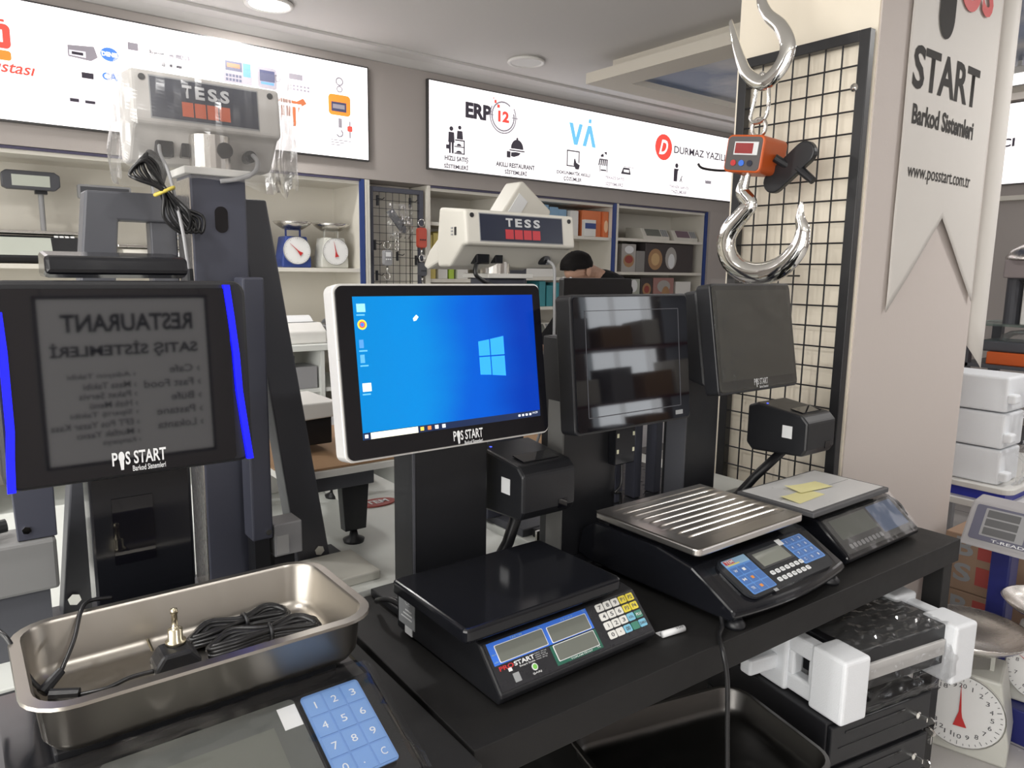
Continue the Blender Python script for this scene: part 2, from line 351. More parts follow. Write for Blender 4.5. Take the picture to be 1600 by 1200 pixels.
b = MB().box(3.525, 3.645, GY, GY + .001, 2.282, 2.29).box(3.525, 3.533, GY, GY + .001, 2.18, 2.29).box(3.637, 3.645, GY, GY + .001, 2.21, 2.29).box(3.525, 3.60, GY, GY + .001, 2.18, 2.188)
b.prism([(3.595, 2.235), (3.605, 2.235), (3.615, 2.21), (3.65, 2.195), (3.64, 2.165), (3.61, 2.165), (3.59, 2.195)], 'y', GY, GY + .001); b.build('touch_tablet_icon', INK, p)
gt(p, 'DOKUNMATİK AKILLI', INK, 3.435, 2.122, .315, .03, .008); gt(p, 'ÇÖZÜMLER', INK, 3.50, 2.076, .17, .036, .008)
gpoly(p, INK, 'shop_icon', *[[(3.84 + i * .018, 2.255), (3.852 + i * .018, 2.255), (3.848 + i * .02 - .006, 2.215), (3.835 + i * .02 - .004, 2.215)] for i in range(5)], [(3.84, 2.262), (3.925, 2.262), (3.925, 2.255), (3.84, 2.255)], [(3.845, 2.215), (3.85, 2.215), (3.85, 2.17), (3.845, 2.17)], [(3.918, 2.215), (3.923, 2.215), (3.923, 2.17), (3.918, 2.17)], [(3.855, 2.188), (3.912, 2.188), (3.912, 2.178), (3.855, 2.178)], [(3.85, 2.285), (3.875, 2.30), (3.885, 2.28), (3.86, 2.272)], [(3.885, 2.31), (3.915, 2.315), (3.91, 2.29)])
gpoly(p, INK, 'printer_icon', [(4.065, 2.175), (4.17, 2.175), (4.155, 2.222), (4.09, 2.222)], [(4.09, 2.227), (4.2, 2.227), (4.2, 2.23), (4.09, 2.23)]); gb(p, INKW, 'printer_icon_window', (4.095, 4.15, 2.19, 2.208), y=GY - .0006)
gt(p, 'TERAZİ SATIŞ', INKG, 3.905, 2.122, .2, .03, .008); gt(p, 'SİSTEMLERİ', INKG, 3.91, 2.08, .18, .03, .008)
gpoly(p, INKR, 'red_disc', circ(4.527, 2.415, .098, .098)); 
gt(p, 'D', INKW, 4.475, 2.36, .10, .11, .0, shear=.35).location.y -= .0006
gt(p, 'DURMAZ YAZILIM', INK, 4.65, 2.385, .72, .055, -.008)
gpoly(p, INK, 'technician_icon', circ(4.69, 2.292, .018), [(4.66, 2.268), (4.72, 2.268), (4.705, 2.25), (4.7, 2.17), (4.66, 2.17)], [(4.73, 2.17), (4.738, 2.17), (4.765, 2.22), (4.757, 2.22)], [(4.757, 2.17), (4.765, 2.17), (4.75, 2.2), (4.742, 2.2)])
gt(p, 'TEKNİK SERVİS', INKG, 4.61, 2.118, .24, .026, .004); gt(p, 'YAZILIMLAR', INKG, 4.635, 2.078, .19, .027, .004)
gpoly(p, INKG, 'factory_icon', [(5.055, 2.185), (5.13, 2.185), (5.13, 2.215), (5.115, 2.205), (5.115, 2.215), (5.1, 2.205), (5.1, 2.215), (5.085, 2.205), (5.085, 2.215), (5.07, 2.205), (5.055, 2.215)])
gt(p, 'ÜRETİM', INKL, 5.0, 2.122, .2, .024); gt(p, 'ÇÖZÜMLERİ', INKL, 5.02, 2.085, .2, .026)

t, p = lightbox('left backlit white sign showing printed scales and a hanging crane scale', -1.5, 2.003, 2.068, 2.569)
b = MB(); b.prism(rrect(.2, .318, 2.36, 2.46, .02), 'y', GY, GY + .001); b.build('logo_block', INKR, p); gb(p, INKW, 'logo_hole', (.22, .29, 2.385, 2.435), y=GY - .0006)
b = MB(); b.prism(rrect(.2, .316, 2.312, 2.352, .012), 'y', GY, GY + .001); b.build('logo_foot', INKO, p)
gb(p, INKR, 'logo_cap', (.24, .3, 2.468, 2.478), (.262, .28, 2.482, 2.492))
gt(p, 'tartım ustası', INKR, .05, 2.262, .35, .042, -.006, shear=.3)
for i, cx in enumerate((.285, .363, .448)):
    b = MB(); ring(b, cx, 2.19, .028, .003, n=18); b.build('outline_icon', INKL, p)
gpoly(p, INKG, 'indicator_picture', [(.53, 2.42), (.635, 2.43), (.648, 2.385), (.62, 2.365), (.53, 2.372)]); gpoly(p, INKL, 'indicator_front', [(.535, 2.40), (.6, 2.402), (.6, 2.375), (.535, 2.378)], y=GY - .0006); gb(p, INK, 'indicator_window', (.545, .59, 2.383, 2.395), y=GY - .0012)
gpoly(p, INKN, 'blue_oval', circ(.697, 2.408, .037, .03)); b = gt(p, 'DENSI', INKW, .665, 2.398, .064, .02, .02); b.location.y -= .0006
gb(p, INKG, 'small_printer_picture', (.776, .82, 2.445, 2.478)); gt(p, 'Bluetooth', INK, .868, 2.437, .066, .024); gb(p, INKG, 'badge', (.955, .975, 2.437, .0 + 2.455), (.985, 1.048, 2.441, 2.46)); gt(p, 'USB', INKW, 1.01, 2.444, .03, .012).location.y -= .0006
gt(p, '4 Ayrı Ekran', INKG, .83, 2.395, .07, .012); gb(p, INK, 'badge', (.92, .934, 2.395, 2.413), (.955, .968, 2.398, 2.41), (.985, 1.01, 2.398, 2.41))
gt(p, 'CAS', INKN, .661, 2.293, .082, .034, .02)
gb(p, INK, 'small_display_picture', (.578, .626, 2.287, 2.312)); gpoly(p, INKL, 'bench_scale_picture', [(.52, 2.195), (.56, 2.225), (.63, 2.22), (.632, 2.185), (.6, 2.165), (.52, 2.175)]); gb(p, INK, 'bench_scale_window', (.525, .56, 2.178, 2.192), (.585, .625, 2.178, 2.19), y=GY - .0006)
b = MB(); b.prism(rrect(1.208, 1.35, 2.372, 2.484, .01), 'y', GY, GY + .001); b.build('indicator_picture', INKG, p)
gb(p, INKK, 'picture_display', (1.218, 1.3, 2.43, 2.475), y=GY - .0006); gb(p, INKBR, 'picture_digits', (1.225, 1.29, 2.445, 2.465), y=GY - .0012); gb(p, INKN, 'picture_keypad', (1.305, 1.343, 2.41, 2.475), y=GY - .0006)
gb(p, INKK, 'picture_keys', *[(1.218 + i * .0165, 1.23 + i * .0165, 2.38 + j * .02, 2.393 + j * .02) for i in range(5) for j in range(2)], y=GY - .0006)
b = MB(); b.prism(rrect(1.379, 1.48, 2.37, 2.475, .015), 'y', GY, GY + .001); ring(b, 1.482, 2.43, .012, .006); b.build('indicator_picture', INKG, p); gb(p, INKK, 'picture_display', (1.39, 1.468, 2.405, 2.46), y=GY - .0006); gb(p, INKN, 'picture_keys', (1.395, 1.463, 2.39, 2.402), y=GY - .0012)
b = MB(); b.prism(rrect(1.535, 1.675, 2.37, 2.48, .01), 'y', GY, GY + .001); b.build('indicator_picture', INKL, p); gb(p, INKG, 'picture_display', (1.545, 1.62, 2.44, 2.468), y=GY - .0006); gb(p, INKG, 'picture_keys', *[(1.545 + i * .02, 1.557 + i * .02, 2.385 + j * .018, 2.395 + j * .018) for i in range(6) for j in range(2)], y=GY - .0006)
gpoly(p, INKBR, 'cattle_picture', [(1.44, 2.31), (1.5, 2.335), (1.585, 2.33), (1.62, 2.35), (1.64, 2.325), (1.6, 2.30), (1.59, 2.25), (1.575, 2.2), (1.56, 2.2), (1.555, 2.25), (1.5, 2.25), (1.495, 2.2), (1.47, 2.2), (1.46, 2.28)])
gb(p, INKW, 'fence_picture', *[(1.45 + i * .032, 1.463 + i * .032, 2.13, 2.315) for i in range(5)], (1.44, 1.61, 2.3, 2.315), (1.44, 1.61, 2.13, 2.145), y=GY - .0006)
gb(p, INKL, 'fence_rails', *[(1.63 + i * .03, 1.637 + i * .03, 2.17, 2.30) for i in range(4)], (1.63, 1.73, 2.295, 2.303), (1.63, 1.73, 2.17, 2.178))
b = MB(); ring(b, 1.832, 2.47, .016, .007, n=16); ring(b, 1.832, 2.43, .012, .006, n=16); b.box(1.822, 1.842, GY, GY + .001, 2.225, 2.275); ring(b, 1.828, 2.195, .014, .008, -2.8, 1.2, n=14); b.build('crane_hook_picture', INKG, p)
b = MB(); b.prism(rrect(1.765, 1.895, 2.29, 2.40, .02), 'y', GY, GY + .001); b.build('crane_scale_picture', INKO, p); gb(p, INKK, 'crane_display', (1.782, 1.87, 2.31, 2.36), y=GY - .0006); gb(p, INKG, 'crane_digits', (1.79, 1.86, 2.325, 2.348), y=GY - .0012)
gpoly(p, INKR, 'small_crane_picture', rrect(1.875, 1.905, 2.21, 2.24, .006)); gb(p, INKG, 'small_crane_hook', (1.886, 1.894, 2.175, 2.21), (1.886, 1.894, 2.24, 2.265)); gb(p, INKL, 'remote_picture', (1.755, 1.78, 2.185, 2.27))
for i in range(3): gb(p, INKG, 'caption_line', (1.775, 1.895 - i * .03, 2.155 - i * .013, 2.159 - i * .013))

t = thing('light_box_sign', 'backlit white sign on the right wall ending in ICI', 'sign', (5.64, 1.2, 2.065), 0, 'backlit wall signs')
MB().box(5.622, 5.65, -.3, 2.7, 2.057, 2.582).build('frame', ALU, t); p = MB().box(5.618, 5.622, -.29, 2.69, 2.065, 2.574).build('panel', BOXE, t)
wtext('BARKOD YAZICI', INK, p, (5.6165, 2.62, 2.30), .68, .055, FACEX, .03)
struct(MB().box(5.6, 5.65, Y0, Y1, 1.955, 1.985).build('trim_4', WSH))
tl = thing('ceiling_lamp', 'lit white rectangular lamp under the ceiling right of the banner', 'light', (4.6, 1.55, 2.48))
MB().box(4.5, 4.72, 1.5, 1.72, 2.5, 2.535).build('lamp_housing', WPL, tl, .004); MB().box(4.51, 4.71, 1.51, 1.71, 2.487, 2.4995).build('diffuser', emi('lamp diffuser', (255, 255, 255), 2.0), tl)
MB().cyl((4.61, 1.61, 2.535), (4.61, 1.61, 2.585), .01).build('mounting_rod', WPL, tl)

# ------------------------------------------------------------------ wall shelving
def shelf_unit(label, x0, x1, shelves, left_blue, right_blue, z1=1.962):
    t = thing('shelf_unit', label, 'shelf unit', ((x0 + x1) / 2, 4.2, 0), 0, 'shelf units along the back wall')
    MB().box(x0, x1, 4.375, 4.395, 0, z1).build('back_panel', WSH, t)
    for x, bl in ((x0, left_blue), (x1 - .02, right_blue)):
        s = MB().box(x, x + .02, 4.012, 4.375, 0, z1).build('side_panel', WSH, t)
        MB().box(x - .006 if bl else x, x + .026 if bl else x + .02, 4.0, 4.012, 0, z1).build('edge_strip', BLU if bl else WSH, s)
    MB().box(x0 + .02, x1 - .02, 4.01, 4.375, z1 - .03, z1 - .005).build('top_panel', WSH, t)
    MB().box(x0 + .02, x1 - .02, 4.0, 4.01, z1 - .012, z1 - .0).build('top_edge', mat('dark violet edging', (.06, .055, .10), .5), t)
    for z in shelves: MB().box(x0 + .02, x1 - .02, 4.02, 4.375, z - .022, z).build('shelf', WSH, t)
    return t
shelf_unit('white shelf unit on the left holding dial scales and label scales', -1.4, 1.985, (.35, .8, 1.12, 1.45), False, True)
shelf_unit('narrow white shelf unit with paper rolls and yellow label stacks', 2.415, 3.01, (.4, .85, 1.18, 1.392, 1.568, 1.746), False, True)
shelf_unit('white shelf unit with blue and orange boxes, behind the bending person', 3.015, 4.06, (.4, .98, 1.2, 1.409, 1.708), False, True)
shelf_unit('white shelf unit with photo printed cartons, nearest the pillar', 4.07, 5.15, (.4, .85, 1.18, 1.454, 1.712), False, True)
def post(x, m, name, label): tag(MB().box(x, x + .016, 4.0, 4.3, 0, 1.962).build(name, m), label, 'post', 'posts beside the wire rack')
post(1.988, WSH, 'upright_post', 'white upright strip right of the blue edged shelf'); post(2.006, CRM, 'upright_post', 'cream upright strip against the dark wire rack')

def grid_rack(label, loc, w, h, nx, nz, facing, fw=.028, wr=.0022, mfr=DBL, mwire=BLK, foot=0):
    """local: panel in the xz plane, front towards -y"""
    t = thing('wire_grid_panel', label, 'wire grid', (0, 0, 0))
    for a, b, c, d in ((0, fw, 0, h), (w - fw, w, 0, h), (fw, w - fw, h - fw, h), (fw, w - fw, 0, fw)): MB().box(a, b, -.012, .018, c, d).build('frame_bar', mfr, t, .002, loc=(0, 0, 0))
    v = MB().cyl((0, 0, fw), (0, 0, h - fw), wr, n=6).build('wire', mwire, t, loc=(fw + (w - 2 * fw) / nx, 0, 0)); hz = MB().cyl((fw, -.004, 0), (w - fw, -.004, 0), wr, n=6).build('wire', mwire, t, loc=(0, 0, fw + (h - 2 * fw) / nz))
    for i in range(2, nx): c = v.copy(); COL.objects.link(c); c.location.x = fw + (w - 2 * fw) / nx * i
    for i in range(2, nz): c = hz.copy(); COL.objects.link(c); c.location.z = fw + (h - 2 * fw) / nz * i
    t.location = loc; t.rotation_euler = (0, 0, facing); return t
gr = grid_rack('dark framed wire rack between the shelves, hung with small hanging scales', (2.026, 4.03, 1.06), .37, .87, 7, 17, 0, .028, .0016)
struct(MB().box(2.026, 2.4, 4.2, 4.22, 0, 1.962).build('trim_5', WSH))
tag(MB().box(2.03, 2.395, 4.03, 4.19, 0, 1.05).build('base_cabinet', WSH), 'white base cabinet under the small wire rack', 'cabinet')
for i, (x, z) in enumerate(((2.08, 1.88), (2.245, 1.76), (2.06, 1.62), (2.30, 1.88), (2.21, 1.56), (2.07, 1.44), (2.34, 1.535))):
    h = MB().box(x - .005, x + .005, 4.008, 4.024, z - .06, z).tube([(x, 4.012, z - .02), (x, 3.95, z - .028), (x, 3.93, z - .02)], .0025, 6).build('peg_hook', BLK, None)
    tag(h, 'black peg hook number on the small wire rack'.replace('number ', ('highest left ', 'upper middle ', 'third left ', 'top right ', 'lower middle ', 'lowest left ', 'lower right ')[i]), 'hook', 'peg hooks on the wire rack')
# hanging scales on the rack
def hand_scale(label, x, z, body, w, h, m, screen=True):
    t = thing('hanging_scale', label, 'scale', (x, 3.94, z))
    MB().rbox(x - w / 2, x + w / 2, 3.925, 3.955, z - h / 2, z + h / 2, w * .25, 'y').build('housing', m, t, .003)
    b = MB(); b.tube([(x + .022 * math.cos(a), 3.94, z + h / 2 + .028 + .022 * math.sin(a)) for a in [2 * PI * i / 16 for i in range(16)]], .003, 6, True); b.build('ring', CHR, t, smooth=True)
    if screen: MB().box(x - w * .3, x + w * .3, 3.923, 3.926, z + h * .08, z + h * .36).build('display', WHT, t)
    for i in range(3): MB().cyl((x + (i - 1) * w * .25, 3.926, z - h * .1), (x + (i - 1) * w * .25, 3.922, z - h * .1), w * .08, n=8).build('button', WHT if screen else BLK, t)
    MB().cyl((x, 3.94, z - h / 2), (x, 3.94, z - h / 2 - .04), .006, n=8).tube(spl([(x, 3.94, z - h / 2 - .04), (x + .016, 3.94, z - h / 2 - .055), (x + .012, 3.94, z - h / 2 - .08), (x - .01, 3.94, z - h / 2 - .082), (x - .016, 3.94, z - h / 2 - .065)], 5), .004, 6).build('hook', CHR, t, smooth=True)
    return t
hand_scale('grey handheld hanging scale with white screen on the wire rack', 2.10, 1.515, GPL, .055, .09, GPL)
hand_scale('orange red handheld hanging scale at the right of the wire rack', 2.335, 1.64, RED, .06, .12, mat('coral plastic', (.5, .07, .04), .4), False)
hand_scale('charcoal handheld hanging scale low on the wire rack', 2.34, 1.45, DGM, .05, .08, DGM, False)
b = thing('bagged_hook', 'crane hook wrapped in clear plastic bag on the wire rack', 'hook', (2.15, 3.93, 1.68))
MB().prism([(2.10, 1.78), (2.14, 1.8), (2.23, 1.69), (2.22, 1.66), (2.19, 1.67)], 'y', 3.93, 3.95).build('hook_body', DGM, b, .004)
for i in range(5): MB().tube([(2.165 + .003 * (i % 2) + .01 * math.cos(a), 3.94, 1.655 - i * .022 + .014 * math.sin(a)) for a in [2 * PI * k / 10 for k in range(10)]], .003, 5, True).build('chain_link', CHR, b, smooth=True)
MB().sheet(lambda u, v: (2.09 + .17 * u, 3.915 - .02 * math.sin(PI * u) * math.sin(PI * v) + .012 * noise.noise((u * 6, v * 6, 1)), 1.63 + .2 * v), 14, 14).build('plastic_bag', FLH, b)

# ---- dial kitchen scale (front towards -y at local origin)
DIALN = mat('dial numerals', (.08, .08, .09), .5, var=0)
def dial_scale(label, loc, r, body, hand=.2, bowl=True, rz=0, group=None, nums=None, bowlr=None, legs=True):
    t = thing('dial_scale', label, 'scale', (0, 0, 0), 0, group); w = r * 1.15; d = r * 1.5; h = r * 2.4
    MB().prism([(-w * .95, 0), (w * .95, 0), (w * .95, h * .25), (w * .7, h * .93), (-w * .7, h * .93), (-w * .95, h * .25)], 'y', 0, d).build('body', body, t, .008, loc=(0, 0, 0))
    c = r * 1.22
    f = MB().lathe([(r, -.012), (r * 1.0, .0), (.9 * r, .02)], (0, 0, c), 36, 'y'); f.build('rim', WPL, t, smooth=True, loc=(0, 0, 0))
    face = MB().lathe([(.0004, -.010), (r * .97, -.010)], (0, 0, c), 36, 'y').build('dial_face', mat('white dial face', (.8, .8, .79), .35, var=.02), t, loc=(0, 0, 0))
    b = MB()
    for i in range(40):
        a = 2 * PI * i / 40; l = .1 if i % 4 == 0 else .05
        p0, p1 = r * (.92 - l), r * .92; nx, nz = -math.cos(a) * .006 * r, math.sin(a) * .006 * r
        b.prism([(p0 * math.sin(a) + nx, c + p0 * math.cos(a) + nz), (p0 * math.sin(a) - nx, c + p0 * math.cos(a) - nz), (p1 * math.sin(a) - nx, c + p1 * math.cos(a) - nz), (p1 * math.sin(a) + nx, c + p1 * math.cos(a) + nz)], 'y', -.0115, -.0105)
    b.build('tick_marks', DIALN, face)
    for i, s in enumerate(nums or []):
        a = 2 * PI * i / len(nums); text(s, DIALN, face, (r * .7 * math.sin(a) - r * .045 * len(s), -.0112, c + r * .7 * math.cos(a) - r * .05), r * .085 * len(s), r * .12)
    a = hand; dx, dz = math.sin(a), math.cos(a); nx, nz = dz, -dx
    MB().prism([(dx * r * .75, c + dz * r * .75), (nx * r * .03, c + nz * r * .03), (-dx * r * .15 + nx * r * .05, c - dz * r * .15 + nz * r * .05), (-dx * r * .4 + nx * r * .15, c - dz * r * .4 + nz * r * .15), (-dx * r * .4 - nx * r * .15, c - dz * r * .4 - nz * r * .15), (-nx * r * .03, c - nz * r * .03)], 'y', -.015, -.0125).build('pointer', RED, t, loc=(0, 0, 0))
    zt = h * .93
    if bowl:
        br = bowlr or r * 1.35
        MB().box(-w * .5, -w * .42, d * .4, d * .5, zt, zt + r * .5).box(w * .42, w * .5, d * .4, d * .5, zt, zt + r * .5).box(-w * .5, w * .5, d * .38, d * .52, zt + r * .46, zt + r * .52).build('bowl_support', body, t, loc=(0, 0, 0))
        zb = zt + r * .5
        MB().lathe([(.001, 0), (br * .5, .005), (br * .85, br * .22), (br * 1.0, br * .36), (br * 1.03, br * .36), (br * .88, br * .2), (br * .52, -.003), (.001, -.004)], (0, d * .45, zb + .004), 36).build('bowl', STL, t, smooth=True, loc=(0, 0, 0))
    t.location = loc; t.rotation_euler = (0, 0, rz); return t
BLB = mat('blue scale body', (.03, .06, .25), .4); OWB = mat('off white scale body', (.6, .6, .55), .4)
dial_scale('blue bodied dial scale with steel bowl on the left shelf', (1.60, 4.07, 1.45), .078, BLB, -.85, group='dial scales on the shelf')
dial_scale('white bodied dial scale with steel bowl, nearest the blue shelf edge', (1.83, 4.07, 1.45), .078, OWB, -.2, group='dial scales on the shelf')
dial_scale('cream dial scale partly hidden behind the dark frame leg', (1.34, 4.1, 1.45), .075, CRM, .3, group='dial scales on the shelf')

# ---- label scale with a pole display, on the left shelf
t = thing('label_scale', 'black label printing scale with pale keyboard and customer display pole', 'scale', (.36, 4.15, 1.45))
MB().prism([(4.05, 1.455), (4.03, 1.48), (4.10, 1.575), (4.32, 1.585), (4.32, 1.455)], 'x', .12, .535).build('housing', BLK, t, .004)
MB().box(.10, .55, 4.1, 4.34, 1.588, 1.603).build('platform', STL, t, .004)
kb = MB().prism([(4.037, 1.487), (4.097, 1.568), (4.095, 1.5695), (4.035, 1.4885)], 'x', .15, .42).build('keyboard', LCDW, t)
for i in range(4):
    for j in range(4):
        y = 4.04 + .018 * j; z = 1.49 + .0243 * j; MB().prism([(y, z), (y + .013, z + .0175), (y + .0115, z + .019), (y - .0015, z + .0015)], 'x', .435 + i * .022, .452 + i * .022).build('key', WHT if i > 2 or j > 2 else (KBL if j < 2 else WHT), t)
MB().cyl((.405, 4.2, 1.603), (.405, 4.2, 1.79), .012).build('display_pole', GPL, t); MB().box(.38, .43, 4.17, 4.21, 1.775, 1.80).build('display_bracket', BLK, t)
MB().prism([(.25, 1.80), (.27, 1.79), (.46, 1.79), (.482, 1.81), (.482, 1.86), (.46, 1.875), (.27, 1.875), (.25, 1.86)], 'y', 4.14, 4.19).build('display_housing', DGM, t, .005)
MB().box(.29, .44, 4.137, 4.142, 1.805, 1.855).build('display_window', LCDW, t)
t = thing('customer_display', 'small dark customer display beside the black label scale on the left shelf', 'display', (.62, 4.15, 1.45)); MB().rbox(.55, .78, 4.12, 4.16, 1.765, 1.83, .008, 'y').build('display_housing', GPL, t); MB().box(.56, .77, 4.117, 4.121, 1.775, 1.82).build('display_window', DGM, t); MB().cyl((.66, 4.15, 1.46), (.66, 4.15, 1.77), .01).build('display_pole', GPL, t); MB().cyl((.66, 4.15, 1.451), (.66, 4.15, 1.462), .05).build('foot', GPL, t)
t = thing('label_scale', 'cream label printing scale seen through the dark frame opening', 'scale', (.9, 4.15, 1.45)); MB().prism([(4.05, 1.452), (4.04, 1.475), (4.10, 1.53), (4.32, 1.535), (4.32, 1.452)], 'x', .72, 1.08).build('housing', CRM, t, .004); MB().box(.7, 1.1, 4.09, 4.34, 1.537, 1.552).build('platform', STL, t, .003)
for i in range(6): MB().prism([(4.047, 1.48), (4.085, 1.515), (4.083, 1.5175), (4.045, 1.4825)], 'x', .87 + i * .03, .893 + i * .03).build('key', WHT, t)
tag(MB().tube(spl([(.86, 4.06, 1.92), (.87, 4.05, 1.75), (.89, 4.03, 1.62), (.96, 4.0, 1.585), (1.04, 4.02, 1.6), (1.0, 4.05, 1.62), (.92, 4.03, 1.59)], 8), .008, 8).build('grey_cable', GCB, smooth=True), 'thick grey cable hanging behind the opening of the dark frame', 'cable')

# ---- goods on the shelves
for i, (x, r, h) in enumerate(((2.66, .028, .085), (2.75, .035, .05), (2.845, .028, .075), (2.91, .024, .085), (2.96, .02, .085))):
    o = MB().cyl((x, 4.12, 1.746), (x, 4.12, 1.746 + h), r, n=20).build('paper_roll', mat('white paper', (.75, .72, .66), .7), bev=.002); tag(o, ('tall white paper roll leftmost on the top shelf', 'short wide white paper roll second on the top shelf', 'third white paper roll on the top shelf', 'fourth slim paper roll on the top shelf', 'slimmest paper roll against the blue shelf edge')[i], 'paper roll', 'paper rolls on the top shelf')
YST = mat('yellow label paper', (.72, .6, .2), .7)
for i in range(6): tag(MB().box(2.45 + i * .042, 2.486 + i * .042, 4.06, 4.2, 1.568, 1.668 + .012 * (i % 3)).build('label_stack', YST, bev=.002), 'upright yellow label stack, ' + ('first', 'second', 'third', 'fourth', 'fifth', 'last')[i] + ' from the wire rack', 'labels', 'yellow label stacks')
for i, (x, w, h, m, n) in enumerate(((2.46, .05, .12, YST, 'yellow'), (2.53, .07, .14, WPL, 'white'), (2.615, .035, .14, mat('lime card', (.42, .6, .08), .6), 'lime green'), (2.68, .08, .1, WPL, 'low white'))):
    tag(MB().box(x, x + w, 4.06, 4.2, 1.392, 1.392 + h).build('small_box', m, bev=.002), n + ' small box on the third shelf below the yellow labels', 'box', 'small boxes on the third shelf')
for i, x in enumerate((3.28, 3.385, 3.475, 3.555)): tag(MB().box(x, x + .08, 4.08, 4.25, 1.708, 1.93 - .012 * i).build('blue_box', SKY, bev=.003), ('leftmost', 'second', 'third', 'rightmost')[i] + ' pale blue box on the shelf behind the bending person', 'box', 'pale blue boxes')
tag(MB().box(3.655, 3.735, 4.06, 4.25, 1.708, 1.89).build('white_box', WPL, bev=.003), 'plain white upright box between blue and orange boxes', 'box')
ORB = mat('orange carton', (.72, .2, .07), .5)
t = thing('orange_carton', 'large orange carton with a blue white picture on the shelf', 'box', (3.88, 4.15, 1.708)); MB().box(3.78, 3.975, 4.07, 4.25, 1.708, 1.9).build('carton', ORB, t, .003)
t = thing('blue_white_box', 'small blue and white box in front of the orange carton', 'box', (3.83, 4.05, 1.708)); MB().box(3.775, 3.885, 4.03, 4.066, 1.71, 1.83).build('carton', WPL, t, .002); MB().box(3.776, 3.884, 4.0285, 4.0305, 1.765, 1.805).build('blue_band', BLU, t)
t = thing('orange_carton', 'narrow orange carton with pale drink picture at shelf edge', 'box', (4.01, 4.15, 1.708)); MB().box(3.98, 4.035, 4.05, 4.25, 1.708, 1.9).build('carton', ORB, t, .003); MB().prism(circ(4.008, 1.79, .02, .045), 'y', 4.0475, 4.0505).build('picture', mat('pale peach print', (.9, .6, .38), .5), t)
for x0, x1, m, lab, cc in ((4.43, 4.74, LCD, 'white label printer with dark screen on the upper shelf near the pillar', 0), (4.80, 5.10, mat('maroon panel', (.18, .12, .15), .4), 'low cream printer with maroon lid on the upper shelf near the pillar', 1)):
    t = thing('label_printer', lab, 'printer', ((x0 + x1) / 2, 4.12, 1.712)); MB().prism([(4.05, 1.712), (4.05, 1.735), (4.09, 1.80), (4.25, 1.81), (4.25, 1.712)], 'x', x0, x1).build('housing', CRM, t, .004)
    MB().prism([(4.053, 1.742), (4.085, 1.794), (4.083, 1.796), (4.051, 1.744)], 'x', x0 + .04, x1 - .1).build('screen', m, t)
    for i in range(3): MB().prism([(4.053, 1.742), (4.085, 1.794), (4.083, 1.796), (4.051, 1.744)], 'x', x1 - .085 + i * .026, x1 - .066 + i * .026).build('key', GRP, t)
DCB = mat('dark photo carton', (.06, .05, .05), .5); BRN = mat('food print', (.38, .22, .11), .5); GFD = mat('grey photo print', (.4, .38, .36), .5)
def photo_carton(label, x0, x1, z0, z1, m, pics, y=4.06):
    t = thing('photo_carton', label, 'box', ((x0 + x1) / 2, y + .1, z0), 0, 'photo printed cartons'); MB().box(x0, x1, y, y + .2, z0, z1).build('carton', m, t, .003)
    for q_, (a, c, rx, rz, pm) in enumerate(pics): MB().prism(circ(x0 + (x1 - x0) * a, z0 + (z1 - z0) * c, rx, rz), 'y', y - .0012 - .0008 * q_, y - .0004 - .0008 * q_).build('picture', pm, t)
photo_carton('pale carton with a bowl picture, left on the middle shelf', 4.20, 4.36, 1.454, 1.67, GFD, [(.5, .4, .06, .05, BRN), (.5, .45, .045, .03, mat('red food print', (.3, .06, .05), .5)), (.5, .8, .05, .03, WHT)])
photo_carton('narrow grey carton on the middle shelf', 4.365, 4.465, 1.454, 1.62, mat('mid grey carton', (.25, .24, .23), .6), [])
photo_carton('dark carton with round pastry and chef pictures on the middle shelf', 4.47, 5.06, 1.454, 1.685, DCB, [(.2, .45, .085, .085, BRN), (.2, .45, .05, .05, mat('golden food print', (.6, .4, .2), .5)), (.52, .5, .07, .09, GFD), (.53, .4, .04, .06, WHT)])
photo_carton('pale green carton on the lower shelf beside the dark one', 4.28, 4.42, 1.18, 1.40, mat('sage carton', (.4, .42, .36), .6), [(.5, .75, .04, .05, WHT)])
photo_carton('dark carton with orange dish picture on the lower shelf', 4.43, 4.57, 1.18, 1.41, DCB, [(.5, .6, .05, .05, BRN), (.5, .6, .03, .03, mat('red food print', (.3, .06, .05), .5))])
photo_carton('reddish photo carton on the lower shelf', 4.58, 4.83, 1.18, 1.41, mat('dusty red carton', (.38, .2, .18), .6), [(.5, .7, .08, .05, GFD), (.6, .4, .05, .07, BRN)])
photo_carton('white carton at the end of the lower shelf', 4.86, 5.05, 1.18, 1.38, WPL, [])
t = thing('item_tray', 'low white tray with small red and green items behind the person', 'tray', (3.3, 4.1, 1.409)); MB().box(3.18, 3.52, 4.05, 4.25, 1.409, 1.47).build('tray', WPL, t, .003)
MB().cyl((3.28, 4.12, 1.47), (3.28, 4.12, 1.55), .022).build('red_canister', RED, t); MB().box(3.33, 3.5, 4.08, 4.2, 1.47, 1.50).build('green_pack', mat('dull green pack', (.12, .2, .13), .6), t)

